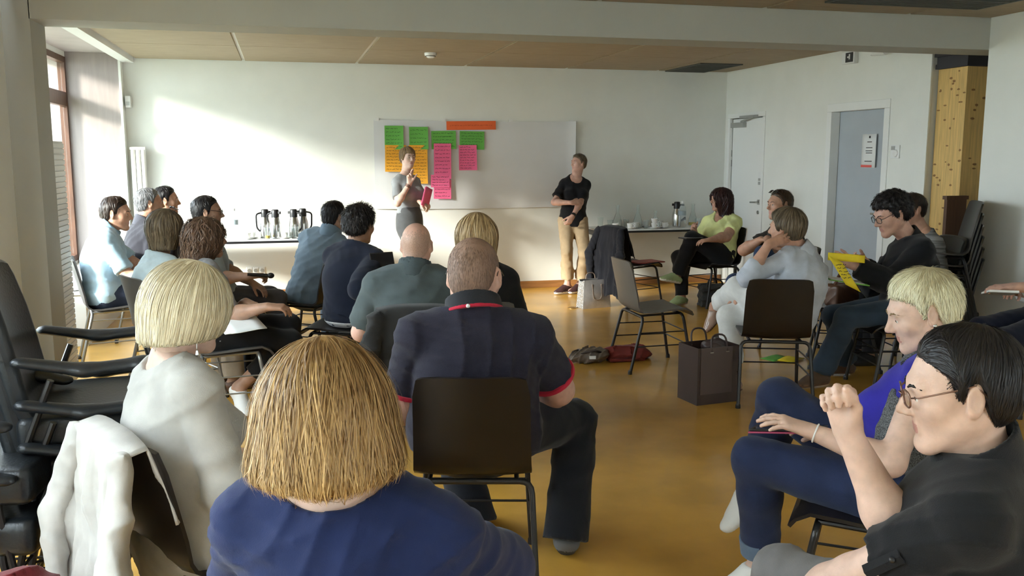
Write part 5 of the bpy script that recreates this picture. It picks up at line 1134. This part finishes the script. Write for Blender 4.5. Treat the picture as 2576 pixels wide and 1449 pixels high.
# 16 woman in the yellow top
n = D(1817,541,9.9); p = Person('woman in a pale yellow top with long dark wavy hair, legs crossed', D(1808,641,9.85), n, ty=128, py=100, head=dict(c=D(1812,502,9.85), yaw=92, s=.95), skin=M_['skin_warm'], lod=2, seed=17, sw=.16, g=1.12, ga=1.15, gl=1.1, bust=.035, bulge=0.,
    arms=dict(L=dict(w=D(1788,603,9.45), pole=V(.7,-.4,-1), dir=V(-1,0,-.1), palm=V(0,.2,-1)), R=dict(w=D(1748,583,9.75), pole=V(-.2,.3,-1), dir=V(-.5,-.4,.5), palm=V(.3,-.5,0), hand=dict(curl=50))),
    legs=dict(L=dict(a=D(1703,692,9.72), pole=V(-1,-.1,.9), fd=V(-.93,-.1,.2)), R=dict(a=D(1716,728,9.8)*V(1,1,0)+V(0,0,.1), pole=V(-1,0,.6), fd=V(-.9,-.3,-.05))))
p.build_body(); p.face(brow=H_['black']); p.top(cl('top_pale_yellow', (.72,.76,.34)), .62, e=.014, neck='vee', fold=.006, hem=.03); p.trousers(cl('trousers_black', (0.0072,0.0072,0.0084)), cuff=.02); p.shoes(sh_green, sole_w)
def long16(S, q, M, hs):
    S.ell(q(0,-.02,.0), V(.1,.115,.12)*hs, M, k=.04); S.cone(q(0,-.05,-.02), q(0,-.07,-.2), .095*hs, .1*hs, .05, flat=(M[:,1], .8)); S.cut(q(0,0,-.24), -M[:,2]+M[:,1]*.2, .02); S.ell(q(0,.13,-.05), V(.075,.085,.12)*hs, M, k=.01, op='s')
p.hair(H_['auburn'], 'long', h=.014, n=1500, L=.3, steps=12, shape=long16, flow=flow_down(.9), zend=-.23, lift=.012, wave=.6, curl=.9, w=.006, tip=.014, rough=.006)
seat_of(p, 'black', 'black shell chair under the woman in yellow beside the right table')
nt_ = thing('notebook', 'open dark notebook resting on the lap of the woman in yellow', 'notebook', D(1738,600,9.6), 10); MB().box((-.11,-.075,0), (.11,.075,.012)).build('cover', M_['black'], nt_, bevel=.002); MB().box((-.105,-.07,.012), (.105,.07,.014)).build('page', mat('notebook_page', (.25,.25,.26), .7), nt_)
# 17 man with sunglasses on his head
n = D(1970,560,7.85); p = Person('man in a dark brown t-shirt with sunglasses on his hair, arms folded', D(1980,708,7.8), n, ty=88, py=80, head=dict(c=D(1961,515,7.8), yaw=93, s=1.0), skin=M_['skin_warm'], lod=1, seed=18, g=1.05, ga=1.1,
    arms=dict(L=dict(w=D(1930,600,7.5), pole=V(-1,-.3,-.4), dir=V(.6,.6,-.1)), R=dict(w=D(1915,602,7.9), pole=V(-1,.4,-.5), dir=V(.3,-.9,0))),
    legs=dict(L=dict(a=D(1890,760,7.4), pole=V(-1,-.3,.9), fd=V(-.5,-.85,-.1)), R=dict(a=D(1850,800,7.9)*V(1,1,0)+V(0,0,.1))))
p.build_body(); p.face(brow=H_['brown']); p.top(cl('tshirt_dark_brown', (0.024,0.0198,0.0168)), .6, neck='crew', fold=.006); p.trousers(cl('jeans_blue', (.022,.045,.11))); p.shoes(sh_black, sole_d); crop(p, H_['brown'], .010, n=1200); p.glasses(M_frame, lens=M_sunlens, zoff=.028, yoff=.004, pitch=52)
seat_of(p, 'black', 'black shell chair under the man with folded arms')
# 18 woman resting her head on her hand
n = D(2025,636,6.05); p = Person('woman in a pale striped shirt and white trousers resting her head on her hand', D(1990,796,6.0), n, ty=22, py=45, head=dict(c=D(1977,575,6.0), yaw=38, roll=-4, s=1.0), skin=M_['skin_warm'], lod=1, core=.018, seed=19, sw=.165, g=1.08, ga=1.02, bulge=.05,
    arms=dict(L=dict(w=D(1934,614,5.86), pole=V(-1,.1,-.5), dir=V(.85,-.02,.3), palm=V(.1,.97,.1), hand=dict(curl=14, spread=14, thumb=50), hs=1.0), R=dict(w=D(1846,738,6.2), pole=V(.2,.3,-1), dir=V(-.1,0,-1), palm=V(-.9,.3,0), hand=dict(curl=30))),
    legs=dict(L=dict(a=D(1800,770,6.6), pole=V(-1,.3,1.5), fd=V(-.6,-.1,-.6)), R=dict(a=D(1846,880,6.2)*V(1,1,0)+V(0,0,.1), pole=V(-.9,.7,.8))))
p.build_body(); p.face(brow=H_['ash']); p.top(cl('shirt_pale_blue_white', (.52,.56,.64)), 1.12, e=.018, hem=.14, neck='shirt', collar=dict(mat=cl('collar_pale_blue', (.5,.54,.62)), h=.05), fold=.007, loose=.006, sleeves=dict(R=1.3)); p.trousers(cl('trousers_white', (.72,.72,.70)), upto=1.78, fit=.012, cuff=.03); p.shoes(mat('sandal_clear', (.42,.28,.22), .15), sole_b, e=.004)
p.hair(H_['ash'], 'short', fringe=.004, h=.024, n=2000, L=.09, steps=7, lift=.006, tip=.006, w=.0036, crown=(.0,-.05,.14), lines=([-.12,-.085,-.05,-.03,-.015,.01,.025,.04,.06,.09],[-.085,-.08,-.07,-.045,-.01,.0,-.02,.03,.06,.07]), tintfn=lambda l, t: t*.8)
bw = MB(); q = p.J['wrR']+unit(p.J['elR']-p.J['wrR'])*.02-p.o; d_ = unit(p.J['elR']-p.J['wrR']); a = unit(np.cross(d_, V(0,1,0))); b = np.cross(d_, a); bw.tube([q+(a*math.cos(t)+b*math.sin(t))*.034 for t in np.linspace(0,6.28,19)[:-1]], .005, n=6, closed=True); bw.build('bracelet', M_goldframe, p.root, smooth=True)
chair('black', at_depth(1962,780,5.72)[:2]+np.array([.096,.263]), -20, 'black shell chair of the woman resting her head, its back to the camera')
p18 = p
# 19 man in a black jacket reading a yellow paper
n = D(2292,602,6.3); p = Person('man with dark curly hair, glasses and black jacket reading a yellow paper', D(2278,778,6.3), n, ty=74, py=78, head=dict(c=D(2243,540,6.25), yaw=84, pitch=20, s=1.08), skin=M_['skin_ruddy'], lod=1, seed=20, sw=.175, g=1.12, ga=1.1, scale=1.04, bulge=.05,
    arms=dict(L=dict(w=D(2148,668,6.14), pole=V(.3,-.3,-1), dir=V(-.7,.1,.35), palm=V(.1,.9,0), hand=dict(curl=28)), R=dict(w=D(2178,660,6.42), pole=V(.5,.5,-1), dir=V(-.9,-.1,.25), palm=V(0,-.9,.2), hand=dict(curl=30))),
    legs=dict(L=dict(a=D(2068,880,6.35)*V(1,1,0)+V(0,0,.1), pole=V(-1,0,.8), fd=V(-.95,-.2,0)), R=dict(a=D(2130,880,6.7)*V(1,1,0)+V(0,0,.1), pole=V(-1,0,.8))))
p.build_body(); p.face(brow=H_['black']); p.top(cl('jacket_black', (0.0072,0.0078,0.0108)), 1.92, e=.028, hem=.16, neck='shirt', collar=dict(mat=cl('collar_black', (0.0084,0.0084,0.012)), h=.05), fold=.007, name='jacket'); p.trousers(cl('jeans_slate', (.035,.055,.085)), cuff=.035); p.shoes(sh_suede, sole_b)
p.hair(H_['black'], 'curly', h=.026, n=2200, L=.06, steps=8, wave=.7, curl=1.3, lift=.006, tip=.012, rough=.010, jitter=.5, lines=([-.12,-.085,-.05,-.03,-.022,-.004,.006,.022,.03,.05,.075,.13],[-.07,-.068,-.055,-.03,.028,.03,-.03,.0,.035,.055,.062,.06])); p.glasses(M_frame, lens=M_lens)
seat_of(p, 'black', 'black shell chair under the man reading the yellow paper')
yp = thing('yellow_flyer', 'folded yellow printed flyer held by the man with glasses', 'flyer', D(2117,662,5.95), 0); Mx = rotz(-15)
MB().slab([[Mx@V(-.09+u*.24,.012*math.sin(u*3),.07-v*.05-u*.02) for u in np.linspace(0,1,6)] for v in np.linspace(0,1,4)], .002).build('upper_leaf', M_['yellow'], yp, smooth=True)
MB().slab([[Mx@V(-.10+u*.1+v*.12,-.02-.02*v,.055-v*.19-.05*u) for u in np.linspace(0,1,5)] for v in np.linspace(0,1,6)], .002).build('lower_leaf', M_['yellow'], yp, smooth=True)
sc_ = scribble(np.random.default_rng(4), .08, .12, 5); sc_.v = [tuple(Mx@V(x+.01-z*.6,-.036,z-.05)) for x, y, z in sc_.v]; sc_.build('printed_text', M_['ink'], yp, fix=False)
gf = thing('green_folder', 'bright green folder lying across the reading man\'s thighs', 'folder', D(2128,708,6.15), -20); MB().box((-.13,-.1,0), (.13,.1,.008)).build('cover', mat('folder_green', (.16,.42,.05), .5), gf, bevel=.002); MB().box((-.12,-.09,.008), (.1,.09,.011)).build('page', M_['paper'], gf)
gf.rotation_euler[1] = math.radians(8)
# 20 man behind him
n = D(2322,585,7.0); p = Person('man in a grey striped top half hidden behind the man in the black jacket', below(n,.03,.0), n, ty=80, head=dict(c=D(2292,528,7.0), yaw=88), skin=M_['skin_warm'], lod=2, seed=21)
p.build_body(); p.top(cl('top_grey_stripe', (.20,.20,.20), noise=.5, nscale=30., stretch=(.2,.2,4)), 1.85, neck='crew', fold=.005); p.trousers(cl('trousers_dark', (0.015,0.015,0.018))); p.shoes(sh_black, sole_d); crop(p, H_['darkbrown'], .010, n=800)
armchair((p.pel+p.pf*.1)*V(1,1,0), p.py, 'black padded armchair under the man in the striped top')
# 21 woman with short platinum hair
n = D(2345,900,3.02); p = Person('woman with short platinum hair, royal blue top and grey knitted vest, holding a tablet', D(2235,1222,3.0), n, ty=48, py=52, head=dict(c=D(2318,785,2.95), yaw=68, pitch=18, s=1.0), skin=M_['skin_pale'], lod=0, core=.016, seed=22, sw=.155, g=1.02, ga=.95, gl=1.05, bulge=.03, bust=.02,
    arms=dict(L=dict(w=D(2040,1085,2.92), pole=V(-.2,-.5,-1), dir=V(-.85,.35,.3), palm=V(.1,.2,-1), hand=dict(curl=18, spread=14, thumb=45)), R=dict(w=D(2090,1065,3.2), pole=V(.3,.3,-1), dir=V(-.9,.2,.1), palm=V(0,.2,-1))),
    legs=dict(L=dict(a=D(1915,1420,3.3), pole=V(-.8,.6,1), fd=V(-.9,.3,-.3), l=1.03), R=dict(a=D(1888,1222,3.55), pole=V(-.8,1,1), fd=V(-.65,.1,-.55), l=1.05)))
p.build_body(); p.face(brow=H_['sandy']); p.top(cl('top_royal_blue', (.030,.025,.33)), .3, e=.012, neck='wide', fold=.005, hem=.05, loose=.004)
S = Sdf(); p.torso(S, .022); S.cut(p.pel+p.up*.05, -p.up); S.cut(p.nek+p.up*.02, p.up); S.cut(p.nek+p.tM[:,1]*.075, p.tM[:,1]+V(0,0,.0)); S.ell(p.J['shL'], V(.085,.085,.1), p.tM, op='s'); S.ell(p.J['shR'], V(.085,.085,.1), p.tM, op='s'); S.fn(folds(.004, 4)); sdf_obj('vest', S, .007, cl('vest_grey_knit', (.14,.15,.16), noise=.7, nscale=260., bump=.8), p.root, p.o)
p.trousers(cl('jeans_indigo', (.018,.028,.075)), upto=1.86, cuff=.02, fold=.006); p.shoes(sh_white, sole_w)
for k in 'L':
    a_, b_ = p.J['kn'+k], p.J['an'+k]; d_ = unit(b_-a_); e_ = a_+(b_-a_)*.86; mb = MB(); mb.tube([e_-d_*.055-p.o, e_+d_*.004-p.o], [.071,.070], n=24); mb.build('jeans_cuff', cl('jeans_cuff_pale', (.13,.19,.28)), p.root, smooth='auto')
p.hair(H_['platinum'], 'short', h=.020, n=8500, L=.05, steps=5, lift=.005, tip=.010, w=.0015, taper=.055, jitter=.22, clump=.6, base_tint=.4, crown=(.0,-.06,.135), lines=([-.12,-.085,-.05,-.03,-.022,-.004,.006,.022,.03,.05,.075,.13],[-.085,-.082,-.06,-.02,.032,.034,-.0,.026,.052,.066,.08,.08]), fringe=.018, tintfn=lambda l, t: np.clip(.25+t*.9-.5*(l[:,2] > .1)*(l[:,1] < -.02), 0, 1))
S = Sdf(); S.ell(p.hp(-.085,-.008,-.034), V(.007,.007,.007)); sdf_obj('earring', S, .003, M_['steel'], p.root, p.o)
bw = MB(); q = p.J['wrL']+unit(p.J['elL']-p.J['wrL'])*.015-p.o; d_ = unit(p.J['elL']-p.J['wrL']); a = unit(np.cross(d_, V(0,1,0))); b = np.cross(d_, a); bw.tube([q+(a*math.cos(t)+b*math.sin(t))*.03 for t in np.linspace(0,6.28,25)[:-1]], .003, n=6, closed=True); bw.build('bracelet', M_['china'], p.root, smooth=True)
seat_of(p, 'black', 'black shell chair under the woman with platinum hair', off=.05)
tb = thing('tablet', 'tablet in a pink-edged cover on the platinum-haired woman\'s knee', 'tablet', D(1985,1085,3.02), 52); tb.rotation_euler[0] = math.radians(-6); tb.rotation_euler[1] = math.radians(10)
MB().box((-.085,-.12,0), (.085,.12,.006)).build('cover', mat('tablet_cover_pink', (.35,.04,.10), .5), tb, bevel=.002); MB().box((-.082,-.117,.007), (.082,.117,.014)).build('tablet_body', M_['black'], tb, bevel=.003); MB().box((-.074,-.105,.0143), (.074,.105,.0148)).build('screen', mat('tablet_screen_dark', (.02,.02,.024), .1), tb)
# 22 man in the black shirt, near right
n = D(2470,1150,1.92); p = Person('dark-haired man with thin glasses in a black shirt, fist raised, at the near right', D(2330,1640,2.02), n, ty=48, py=62, head=dict(c=D(2415,985,1.88), yaw=62, pitch=8, s=1.02), skin=M_['skin_pale'], lod=0, seed=23, sw=.178, g=1.12, ga=1.05, bulge=.06,
    arms=dict(R=dict(w=D(2135,1090,1.98), pole=V(.1,-.4,-1), dir=V(-.25,.15,1), palm=V(-.6,-.5,.2), hand=dict(curl=72, thumb=25, thumb_curl=30)), L=dict(w=D(1900,1560,2.2), pole=V(-1,-.5,-.2), dir=V(-.8,.6,0))),
    legs=dict(L=dict(a=D(1760,1760,2.15)*V(1,1,0)+V(0,0,.16), pole=V(-1,.4,1.2)), R=dict(a=D(1900,1650,2.7)*V(1,1,0)+V(0,0,.1), pole=V(-.5,1,1))))
p.build_body(); p.face(brow=H_['black']); p.top(cl('shirt_black', (0.0096,0.0102,0.0126), bump=.15), .68, e=.022, neck='shirt', hem=.14, collar=dict(mat=cl('collar_black_shirt', (0.0108,0.0114,0.0144)), h=.058, open=True), fold=.009, loose=.014); p.trousers(cl('trousers_mid_grey', (.17,.165,.165)), fold=.005); p.shoes(sh_black, sole_d)
p.hair(H_['black'], 'short', h=.016, n=9500, L=.055, steps=5, lift=.003, tip=.003, w=.0013, taper=.055, jitter=.12, crown=(.03,-.06,.135), base_tint=.3, tintfn=lambda l, t: np.clip(t+.35*np.exp(-((l[:,0]-.0)**2+(l[:,1]+.07)**2)/.001), 0, 1))
p.glasses(M_goldframe, lens=M_lens, r=.021)
sh, el = p.J['shL'], p.J['elL']; d_ = unit(el-sh); q = sh+(el-sh)*.56; o_ = unit(CAM_C-q); o_ = unit(o_-d_*(o_@d_)); b_ = np.cross(d_, o_); c_ = q+o_*.082-p.o; tb_ = MB()
tb_.slab([[c_+d_*u*.045+b_*v*.014-o_*(v*v*.006) for u in np.linspace(-1,1,5)] for v in np.linspace(-1,1,3)], .004).build('sleeve_tab', cl('shirt_black', (0.006,0.006,0.006)), p.root, smooth='auto')
S = Sdf(); S.ell(c_+p.o-d_*.028+o_*.005, V(.007,.007,.007)); sdf_obj('button', S, .0025, M_['black'], p.root, p.o)
seat_of(p, 'black', 'black-brown shell chair of the man in the black shirt, cut by the frame')
# 23 person at the right edge
n = D(2660,600,5.75); p = Person('person in navy trousers at the far right edge, a notebook on the lap', D(2648,808,5.75), n, ty=76, py=78, head=dict(c=D(2640,540,5.75), yaw=76), skin=M_['skin_ruddy'], lod=1, seed=24,
    arms=dict(L=dict(w=D(2545,722,5.5), pole=V(.6,-.5,-1), dir=V(-1,.1,.02), palm=V(0,.1,-1), hand=dict(curl=20)), R=dict(w=D(2560,735,5.9))), legs=dict(L=dict(a=D(2440,940,5.6)*V(1,1,0)+V(0,0,.1), pole=V(-1,0,1)), R=dict(a=D(2470,930,5.9)*V(1,1,0)+V(0,0,.1), pole=V(-1,0,1))))
p.build_body(); p.top(cl('shirt_white', (.7,.7,.7)), 1.6, neck='crew', fold=.006); p.trousers(cl('trousers_navy_dark', (0.006,0.0078,0.021))); p.shoes(sh_black, sole_d); crop(p, H_['brown'], n=500)
seat_of(p, 'black', 'black shell chair at the far right edge')
nb_ = thing('notebook', 'white notebook on the lap of the person at the right edge', 'notebook', D(2515,738,5.5), 60); nb_.rotation_euler[1] = math.radians(12); MB().box((-.11,-.08,0), (.11,.08,.012)).build('page_block', M_['paper'], nb_, bevel=.002); MB().box((-.112,-.082,-.003), (.112,.082,0)).build('cover', M_['alu'], nb_)
# ------------------------------------------------------------------ empty chairs, jackets, bags, papers
chair('taupe', (2.71,6.41), -90, 'empty taupe shell chair standing alone in the middle')
wc = chair('black', (3.62,9.15), -72, 'shell chair near the right table with a black jacket over its back')
_s = at_depth(255,950,3.15)*V(1,1,0)
armchair(_s, -84, 'black padded armchair at the bottom of the stack by the window'); armchair(_s+V(.0,.0,.135), -84, 'black padded armchair in the middle of the stack by the window'); armchair(_s+V(.0,.0,.27), -84, 'black padded armchair on top of the stack by the window')
_s = at_depth(-110,1000,2.9)*V(1,1,0); armchair(_s, -95, 'lower black padded armchair cut by the left edge of the frame'); armchair(_s+V(0,0,.16), -95, 'upper black padded armchair cut by the left edge of the frame')
def drape(name, label, cx, cy, yaw, m, half=.21, front=.25, back=.45, zt=.845, seed=0, amp=.02, gap=.02, flare=.35, lean=-.302, parent=None, sleeves=True):
    """a garment hung over a chair's backrest"""
    t = thing(name, label, 'jacket', (cx,cy,0), yaw); r = np.random.default_rng(seed); ph = r.uniform(0,6,4); path = []
    for s in np.linspace(-1,1,34):
        if s < 0: q = (-s)*front; path.append((lean+gap+.012+.28*q, zt-q+.0, q))
        else: q = s*back; path.append((lean-gap-.012-.05*q*1.0+.0, zt-q, q))
    rows = []
    for i, (y, z, q) in enumerate(path):
        row = []; k = min(1, q/.12); top = math.sqrt(max(0, 1-k))
        for u in np.linspace(-1,1,30):
            w = half*(1+flare*q/.5)*(1+.03*math.sin(q*20+ph[0])); fo = amp*min(1,q/.2)*((1-abs(math.sin(u*4.5+ph[1]+q*2)))*1.4-.5+.6*math.sin(u*13+ph[2]-q*5)+.35*math.sin(u*23+ph[3]+q*9)+.3*math.sin(q*30+u*5))
            sgn = 1 if i < 17 else -1
            row.append(V(u*w+.01*math.sin(q*14+ph[3]), y+sgn*abs(fo)*.7+fo*.3-.02*u*u*sgn*0, z+.018*top+.012*math.sin(u*7+ph[2])*q*2-.02*abs(u)**3))
        rows.append(row)
    MB().slab(rows, .008).build('garment', m, t, smooth=True)
    if sleeves:
        for sx in (-1,1):
            S = Sdf(); a = V(half*.9*sx, lean-.03, zt-.06); b = V(half*1.25*sx, lean-.09, zt-.3); c = V(half*1.1*sx, lean-.1, zt-min(.56,back+.05)); S.chain([a,b,c], [.05,.055,.045], k=.03, flat=(V(0,1,0),.65)); S.fn(folds(.012, seed+sx)); sdf_obj('sleeve', S, .009, m, t)
    return t
# white jacket on the blonde woman's chair, grey jacket on the bald man's chair, black jacket on the chair by the table
f = rotz(p12.py)@V(0,1,0); q = p12.pel+f*.09; drape('white_jacket', 'white jacket hung over the back of the blonde woman\'s chair', q[0], q[1], p12.py, cl('jacket_white', (.47,.455,.43), bump=.1), seed=3, back=.62, front=.2, amp=.03, flare=.5, half=.2)
f = rotz(p9.py)@V(0,1,0); q = p9.pel+f*.075; drape('grey_jacket', 'dark grey jacket hanging over the bald man\'s chair back', q[0], q[1], p9.py, cl('jacket_dark_grey', (.030,.030,.030)), seed=5, back=.66, front=.15, amp=.022)
drape('black_jacket', 'black jacket draped over the chair near the right table', 3.62, 9.15, -72, cl('jacket_deep_black', (.010,.010,.014)), seed=7, back=.72, front=.3, amp=.03, zt=.86)
rf = thing('red_folder', 'flat red folder lying on the seat of the chair with the black jacket', 'folder', (3.75,9.12,.462), 15); MB().box((-.17,-.12,0), (.17,.12,.012)).build('cover', mat('folder_red', (.40,.06,.05), .5), rf, bevel=.002); MB().box((-.16,-.115,.003), (.172,.11,.009)).build('page_block', M_['paper'], rf)
# brown carrier bag
kb = thing('paper_carrier_bag', 'dark brown paper carrier bag with handles on the floor beside the black chair', 'bag', (2.68,5.40,0), 8); bm_ = mat('bag_brown_paper', (.042,.024,.022), .45, noise=.08, nscale=5)
w, d, h = .16, .115, .375; tk = .004
for nm, lo, hi in (('front_panel',(-w,-d,0),(w,-d+tk,h)),('back_panel',(-w,d-tk,0),(w,d,h)),('side_panel',(-w,-d+tk,0),(-w+tk,d-tk,h)),('side_panel',(w-tk,-d+tk,0),(w,d-tk,h)),('bottom_panel',(-w+tk,-d+tk,0),(w-tk,d-tk,tk))): MB().box(lo,hi).build(nm, bm_, kb)
MB().box((-w+.02,-d-.006,.07), (w-.06,-d-.001,h+.0)).build('flap_panel', mat('bag_brown_board', (.085,.06,.056), .5), kb)
for y in (-d-.004,d): MB().tube(bend([V(-.06,y,h-.03),V(-.055,y+.02,h+.08),V(.055,y+.02,h+.08),V(.06,y,h-.03)], .05), .0065, n=8).build('handle', bm_, kb, smooth='auto')
for x in (-.06,.06): MB().box((x-.012,-d-.009,h-.035), (x+.012,-d-.005,h-.03)).build('handle_clip', M_['metal'], kb)
S = Sdf(); S.ell(V(.04,0,.36), V(.09,.07,.04)); S.fn(folds(.012, 8)); sdf_obj('contents', S, .008, bm_, kb)
# silver handbag
sb = thing('silver_handbag', 'silver handbag with hanging handle on the floor near the standing woman', 'bag', (3.16,9.10,0), 12); sm_ = mat('silver_leather', (.52,.50,.50), .3, metal=.55, noise=.1, nscale=12, bump=.15, bscale=60); w, d, h = .17, .07, .30
rows = lambda y, b: [[V(u*w*(1-.12*v), y*(1-.25*v)+b*(1-u*u)*v*(1-v)*.1, v*h) for u in np.linspace(-1,1,8)] for v in np.linspace(0,1,7)]
MB().slab(rows(-d,-1), .005).build('front_panel', sm_, sb, smooth='auto'); MB().slab(rows(d,1), .005).build('back_panel', sm_, sb, smooth='auto')
for sx in (-1,1): MB().slab([[V(sx*w*(1-.12*v), y*d*(1-.25*v), v*h*(1-.06*(1-y*y))) for y in np.linspace(-1,1,5)] for v in np.linspace(0,1,6)], .005).build('side_panel', mat('silver_sequin', (.60,.62,.64), .22, metal=.8, noise=.3, nscale=60, bump=.6, bscale=90) if sx < 0 else sm_, sb, smooth='auto')
MB().box((-w,-d,0), (w,d,.006)).build('bottom_panel', sm_, sb); MB().tube(bend([V(-.06,-d-.0,h*.85),V(-.055,-d-.02,h*.3),V(.045,-d-.02,h*.3),V(.05,-d-.0,h*.85)], .05), .006, n=8).build('handle', mat('handle_taupe', (.20,.15,.12), .5), sb, smooth='auto'); MB().tube(bend([V(-.06,d,h*.9),V(-.05,d,h+.06),V(.05,d,h+.06),V(.06,d,h*.9)], .04), .006, n=8).build('handle', mat('handle_taupe', (.20,.15,.12), .5), sb, smooth='auto'); MB().box((-w*.85,-.012,h-.02), (w*.85,.012,h-.012)).build('zip', M_['metal'], sb)
# grey pouch with a red scarf under the empty chair
pu = thing('grey_shoulder_bag', 'slouchy grey leather bag lying on the floor beside the red cloth', 'bag', (2.30,6.62,0), -8); S = Sdf(); S.ell(V(0,0,.06), V(.13,.1,.062)); S.ell(V(-.12,-.02,.045), V(.08,.06,.046), k=.04); S.cut(V(0,0,.001), V(0,0,-1)); S.fn(folds(.012, 31, 1.4)); sdf_obj('bag_body', S, .006, mat('leather_taupe', (.16,.125,.10), .42, bump=.2, bscale=50), pu); MB().tube(bend([V(.05,-.06,.09),V(.0,-.11,.12),V(-.09,-.1,.1),V(-.1,-.05,.08)], .04), .009, n=7).build('strap', mat('leather_dark', (.05,.035,.03), .4), pu, smooth='auto'); MB().box((-.05,-.115,.05), (.0,-.10,.075)).build('buckle', M_['metal'], pu)
rs = thing('red_scarf', 'folded dark red cloth lying on the floor under the empty chair', 'scarf', (2.56,6.66,0), -4); S = Sdf(); S.ell(V(0,0,.05), V(.2,.1,.065)); S.ell(V(.1,0,.04), V(.13,.09,.055), k=.05); S.cut(V(0,0,.001), V(0,0,-1)); S.fn(folds(.012, 12, 1.2)); sdf_obj('cloth', S, .007, cl('scarf_dark_red', (.20,.035,.03)), rs); S = Sdf(); S.cone(V(-.12,-.1,.018), V(.05,-.11,.016), .016, .012); S.cut(V(0,0,.002), V(0,0,-1)); sdf_obj('fringe', S, .006, cl('scarf_dark_red', (.20,.035,.03)), rs)
# dark bags
gb = thing('dark_tote_bag', 'dark grey tote bag on the floor under the chair of the woman in yellow', 'bag', (4.42,8.85,0), -10); S = Sdf(); S.box(V(0,0,.12), V(.13,.07,.1), None, r=.02); S.cut(V(0,0,.001), V(0,0,-1)); S.fn(folds(.015, 6)); sdf_obj('bag_body', S, .01, cl('bag_charcoal', (.06,.06,.058)), gb); MB().tube(bend([V(-.09,-.07,.2),V(-.08,-.09,.32),V(.06,-.09,.3),V(.09,-.07,.2)], .06), .008, n=7).build('handle', M_['black'], gb, smooth='auto')
bb = thing('black_backpack', 'black backpack standing on the floor beside the curly-haired woman', 'bag', at_z(655,960,0)*V(1,1,0)+V(.0,.12,0), 20); S = Sdf(); S.box(V(0,0,.19), V(.11,.06,.16), None, r=.03); S.cut(V(0,0,.001), V(0,0,-1)); S.fn(folds(.012, 9)); sdf_obj('bag_body', S, .009, cl('bag_black', (.018,.019,.022)), bb); S = Sdf(); S.box(V(0,-.085,.12), V(.08,.012,.07), None, r=.015); sdf_obj('pocket', S, .008, cl('bag_slate', (.045,.05,.06)), bb); MB().box((-.05,-.118,.14), (.02,-.108,.15)).build('logo_strip', M_['white'], bb)
lb = thing('brown_leather_handbag', 'brown leather handbag with tall handle beside the reading man', 'bag', at_depth(2122,650,6.9)*V(1,1,0)+V(0,0,.46), 10); S = Sdf(); S.box(V(0,0,.09), V(.09,.05,.06), None, r=.025); S.fn(folds(.01, 3)); sdf_obj('bag_body', S, .008, mat('leather_brown', (.10,.045,.025), .4, bump=.15, bscale=60), lb); MB().tube(bend([V(-.08,0,.15),V(-.02,0,.27),V(.03,0,.27),V(.09,0,.14)], .05), .013, n=8).build('handle', mat('leather_brown2', (.12,.055,.03), .4), lb, smooth='auto')
chair('black', (at_depth(2122,650,6.9)[0]+.03,at_depth(2122,650,6.9)[1]+.03), 60, 'black shell chair carrying the brown leather handbag')
_b = at_depth(2362,600,6.95)
for i, l in enumerate(('lowest','second','third','fourth','fifth','topmost')): chair('black', (_b[0]-.008*i,_b[1]), 62, 'black shell chair in the stack before the pine post, %s of six' % l, z=.085*i, group='stacked shell chairs')
for i, (px, py, m, a, l) in enumerate(((1950,902,'green',20,'green flyer lying flat on the floor by the black chair'),(1990,906,'yellow',35,'yellow flyer on the floor overlapping the green one'))):
    o = MB().slab([[V(u*.2,v*.14,.002+.004*math.sin(u*4+i)) for u in np.linspace(-.5,.5,5)] for v in np.linspace(-.5,.5,4)], .0015).build('flyer_sheet', M_[m], smooth=True, loc=at_z(px,py,0)+V(0,0,.003+.004*i)); o.rotation_euler[2] = math.radians(a); tag(o, l, 'flyer', 'flyers on the floor')
gb2 = thing('glasses_case', 'dark flat case lying on the floor under the reading man\'s chair', 'case', at_z(2160,908,0), -14); MB().box((-.11,-.03,0), (.11,.03,.025)).build('case_body', mat('case_dark_brown', (.035,.02,.016), .4), gb2, bevel=.01); MB().box((-.111,-.031,.011), (.111,.031,.014)).build('case_seam', M_['black'], gb2)
ob = thing('gold_coin_tag', 'small brass tag on the floor beside the silver handbag', 'tag', at_z(1440,775,0)); MB().lathe([(.05,0),(.05,.006),(.03,.012),(0,.012)], 18).build('disc', mat('brass_dull', (.30,.17,.05), .35, metal=.6), ob, smooth='auto'); MB().tube([V(.04,0,.008),V(.1,.02,.006)], .005).build('cord', mat('handle_taupe3', (.20,.15,.12), .5), ob)
mr = thing('dark_red_coat', 'dark red coat hanging at the lower left corner of the frame', 'coat', at_depth(15,1420,2.3)*V(1,1,0), 20); S = Sdf(); S.cone(V(0,0,.42), V(.02,0,.08), .14, .22, .05, flat=(V(0,1,0),.6)); S.ell(V(-.03,0,.46), V(.15,.1,.1), k=.05); S.cut(V(0,0,.003), V(0,0,-1)); S.fn(folds(.02, 14, .7)); sdf_obj('cloth', S, .01, cl('coat_dark_red', (.13,.012,.016)), mr); S = Sdf(); S.chain([V(.12,-.06,.45),V(.17,-.08,.25),V(.16,-.07,.08)], [.05,.055,.045]); S.fn(folds(.01, 15)); sdf_obj('sleeve', S, .01, cl('coat_dark_red', (.13,.012,.016)), mr)
pp = thing('paper_sheets', 'white paper sheets on the lap of the curly-haired woman', 'paper', at_depth(592,812,5.4), 20); pp.rotation_euler[0] = math.radians(12); MB().slab([[V(u*.21,v*.29,.006*math.sin(u*4)) for u in np.linspace(-.5,.5,5)] for v in np.linspace(-.5,.5,5)], .003).build('sheet', M_['paper'], pp, smooth=True); MB().slab([[V(u*.21+.03,v*.29-.02,.008+.006*math.sin(u*4)) for u in np.linspace(-.5,.5,5)] for v in np.linspace(-.5,.5,5)], .003).build('sheet', M_['paper'], pp, smooth=True)
